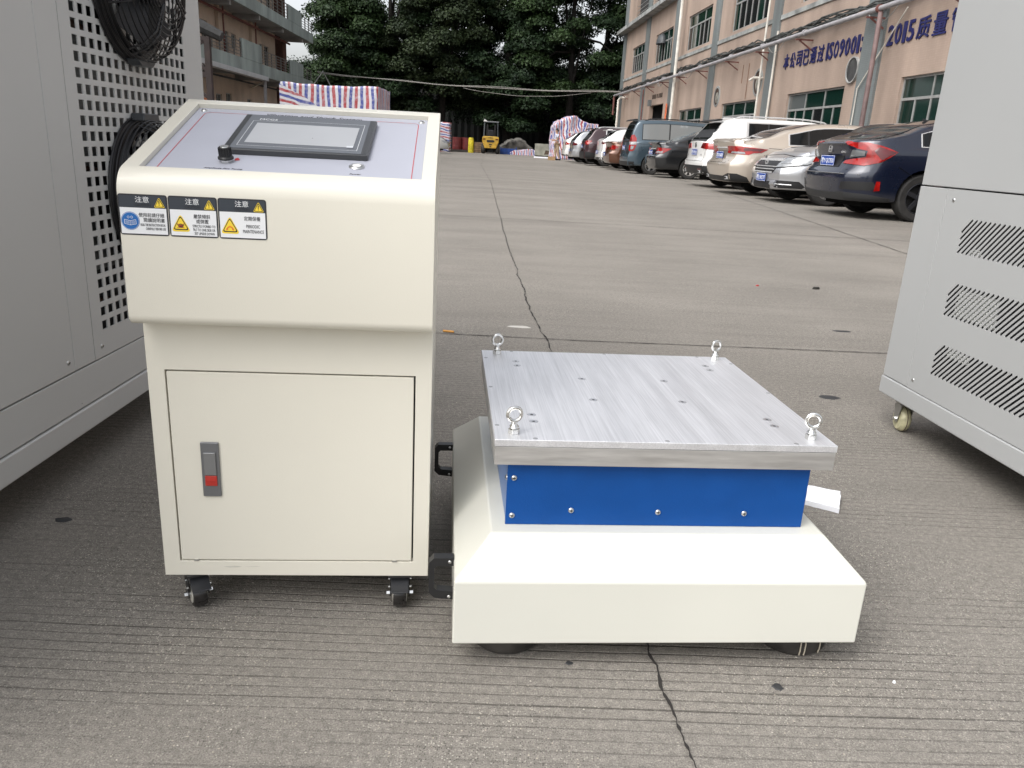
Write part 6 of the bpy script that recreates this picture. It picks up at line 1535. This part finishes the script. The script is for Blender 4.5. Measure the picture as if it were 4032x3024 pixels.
MB().box(-.62, .62, -.4, -.36, 0, .42).build('side_panel', blu2, bb); MB().box(-.62, .62, .36, .4, 0, .42).build('side_panel', blu2, bb)
for s_ in (-1, 1): MB().box(s_*.6-.02, s_*.6+.02, -.36, .36, 0, .42).build('end_panel', blu2, bb); MB().box(s_*.58-.04, s_*.58+.04, -.42, -.36, 0, .52).build('post', blu2, bb)
tarp_block('scrap_heap', 'grey heap of scrap and sheeting piled behind the blue crate', (-.7, 62.4, 0), 2.8, 1.6, 1.0, mat('scrap_grey', (.10, .095, .085), .9, var=.7, vscale=3), 0, top=lambda x: .3+.8*math.sin(math.pi*min(1, x*1.05)), amp=.3, n=12)
bxx = thing('beige_cabinet', 'dirty beige metal box standing left of the tall striped tarpaulin load', 'box', (1.30, 58.6, 0), R(2))
MB().box(-.55, .55, -.35, .35, .06, .88).build('case', mat('dirty_beige_metal', (.30, .30, .25), .6, var=.35, vscale=2.2), bxx, bevel=.015)
MB().add([(.10, -.356, .15), (.5, -.356, .18), (.52, -.356, .42), (.2, -.356, .45)], [(0, 1, 2, 3)]).build('rust_patch', mat('rust_patch', (.10, .07, .05), .9, var=.5, vscale=9), bxx, smooth=False)
MB().box(-.5, .5, -.3, .3, 0, .06).build('skid', under, bxx)
P = carpos(4.62, 45.2)
cbx = thing('cardboard_box', 'small cardboard box on the ground by the person past the car row', 'box', (P[0], P[1], 0), R(6))
MB().box(-.19, .19, -.15, .15, 0, .20).build('carton', mat('cardboard', (.38, .25, .13), .85, var=.1, vscale=8), cbx, bevel=.004)
MB().box(-.19, .19, -.02, .02, .201, .204).build('tape', mat('brown_tape', (.30, .17, .07), .4), cbx, smooth=False)
tarp_block('pale_sheet', 'pale plastic sheet lying flat on the ground left of the tall tarpaulin load', (1.35, 51.0, 0), 1.5, .5, .08, foam, .1, amp=.05, n=8)

# ------------------------------------------------------------ person
def person(loc, rz, label):
    root = thing('person', label, 'person', loc, rz)
    sk = mat('skin', (.42, .24, .16), .55); shm = mat('pale_blue_shirt', (.50, .53, .62), .8, var=.1, vscale=9, bump=.4, bscale=30); trm = mat('khaki_trousers', (.40, .30, .20), .85, var=.12, vscale=9)
    def skin(nm, J, E, m_, sub=2, par=root):
        me = bpy.data.meshes.new(nm); me.from_pydata([j[:3] for j in J], E, []); o = bpy.data.objects.new(nm, me); C.objects.link(o); o.parent = par
        md = o.modifiers.new('skin', 'SKIN'); md.use_smooth_shade = True
        for i, j in enumerate(J): me.skin_vertices[0].data[i].radius = (j[3], j[4] if len(j) > 4 else j[3])
        me.skin_vertices[0].data[0].use_root = True; s2 = o.modifiers.new('s', 'SUBSURF'); s2.levels = sub; s2.render_levels = sub
        me.materials.append(m_); return o
    # figure faces -x (towards the yard), one arm bent forward holding something pale
    body = skin('body', [(0, 0, .92, .15, .12), (-.02, 0, 1.10, .13, .105), (-.03, 0, 1.30, .16, .11), (-.03, 0, 1.42, .09, .08), (-.05, 0, 1.50, .05), (-.06, 0, 1.59, .082, .09), (-.065, 0, 1.68, .07, .085),
        (-.02, .19, 1.38, .055), (-.04, .24, 1.12, .042), (-.26, .18, 1.10, .032), (-.33, .15, 1.11, .03, .02),
        (-.02, -.19, 1.38, .055), (-.06, -.25, 1.12, .042), (-.27, -.18, 1.06, .032), (-.34, -.15, 1.07, .03, .02),
        (.0, .10, .86, .10), (-.06, .11, .48, .062), (-.02, .11, .09, .042), (-.14, .12, .035, .035, .03),
        (.0, -.10, .86, .10), (.06, -.11, .48, .062), (.16, -.11, .09, .042), (.04, -.12, .035, .035, .03)],
        [(0, 1), (1, 2), (2, 3), (3, 4), (4, 5), (5, 6), (2, 7), (7, 8), (8, 9), (9, 10), (2, 11), (11, 12), (12, 13), (13, 14), (0, 15), (15, 16), (16, 17), (17, 18), (0, 19), (19, 20), (20, 21), (21, 22)], sk)
    skin('shirt', [(0, 0, .90, .17, .135), (-.02, 0, 1.10, .15, .12), (-.03, 0, 1.30, .18, .125), (-.03, 0, 1.43, .10, .085), (-.02, .20, 1.38, .07), (-.035, .235, 1.22, .06), (-.02, -.20, 1.38, .07), (-.05, -.24, 1.22, .06)], [(0, 1), (1, 2), (2, 3), (2, 4), (4, 5), (2, 6), (6, 7)], shm)
    skin('trousers', [(0, 0, .93, .155, .13), (.0, .10, .84, .11), (-.06, .11, .48, .078), (-.02, .11, .12, .062), (.0, -.10, .84, .11), (.06, -.11, .48, .078), (.155, -.11, .12, .062)], [(0, 1), (1, 2), (2, 3), (0, 4), (4, 5), (5, 6)], trm)
    h = MB(); h.dome((-.035, 0, 1.64), .098, .115); h.dome((-.02, 0, 1.64), .095, .09, 2, 14, -1); h.build('hair', mat('black_hair', (.01, .009, .008), .6), body)
    for s_ in (-1, 1):
        MB().lathe([(.0001, -.008), (.009, 0), (.0001, .008)], (-.142, s_*.032, 1.615), 0, 8).build('eye', under, body)
        MB().dome((-.05, s_*.088, 1.60), .02, .012, 1, 8, s_).build('ear', sk, body)
        for k in range(4): MB().tube([(-.34, s_*.15+.016*(k-1.5), 1.09 if s_ < 0 else 1.13), (-.385, s_*.14+.016*(k-1.5), 1.075 if s_ < 0 else 1.115), (-.40, s_*.13+.015*(k-1.5), 1.055 if s_ < 0 else 1.095)], .009, 6).build('finger', sk, body)
        MB().tube([(-.33, s_*.12, 1.09 if s_ < 0 else 1.13), (-.36, s_*.10, 1.10 if s_ < 0 else 1.14)], .010, 6).build('thumb', sk, body)
        MB().box(-.20, .06, -.045, .045, 0, .07).build('shoe', under, root, bevel=.02).location = (-.0 if s_ > 0 else .17, s_*.115, 0)
    MB().tube([(-.155, 0, 1.60), (-.172, 0, 1.575), (-.15, 0, 1.57)], .012, 6).build('nose', sk, body)
    MB().box(-.150, -.143, -.025, .025, 1.538, 1.546).build('mouth', redd, body)
    MB().box(-.47, -.34, -.12, .12, 1.06, 1.10).build('held_papers', foam, root, bevel=.005)
P = carpos(4.98, 46.6); person((P[0]+.05, P[1], 0), R(10), 'person in pale shirt and khaki trousers standing past the last parked car')
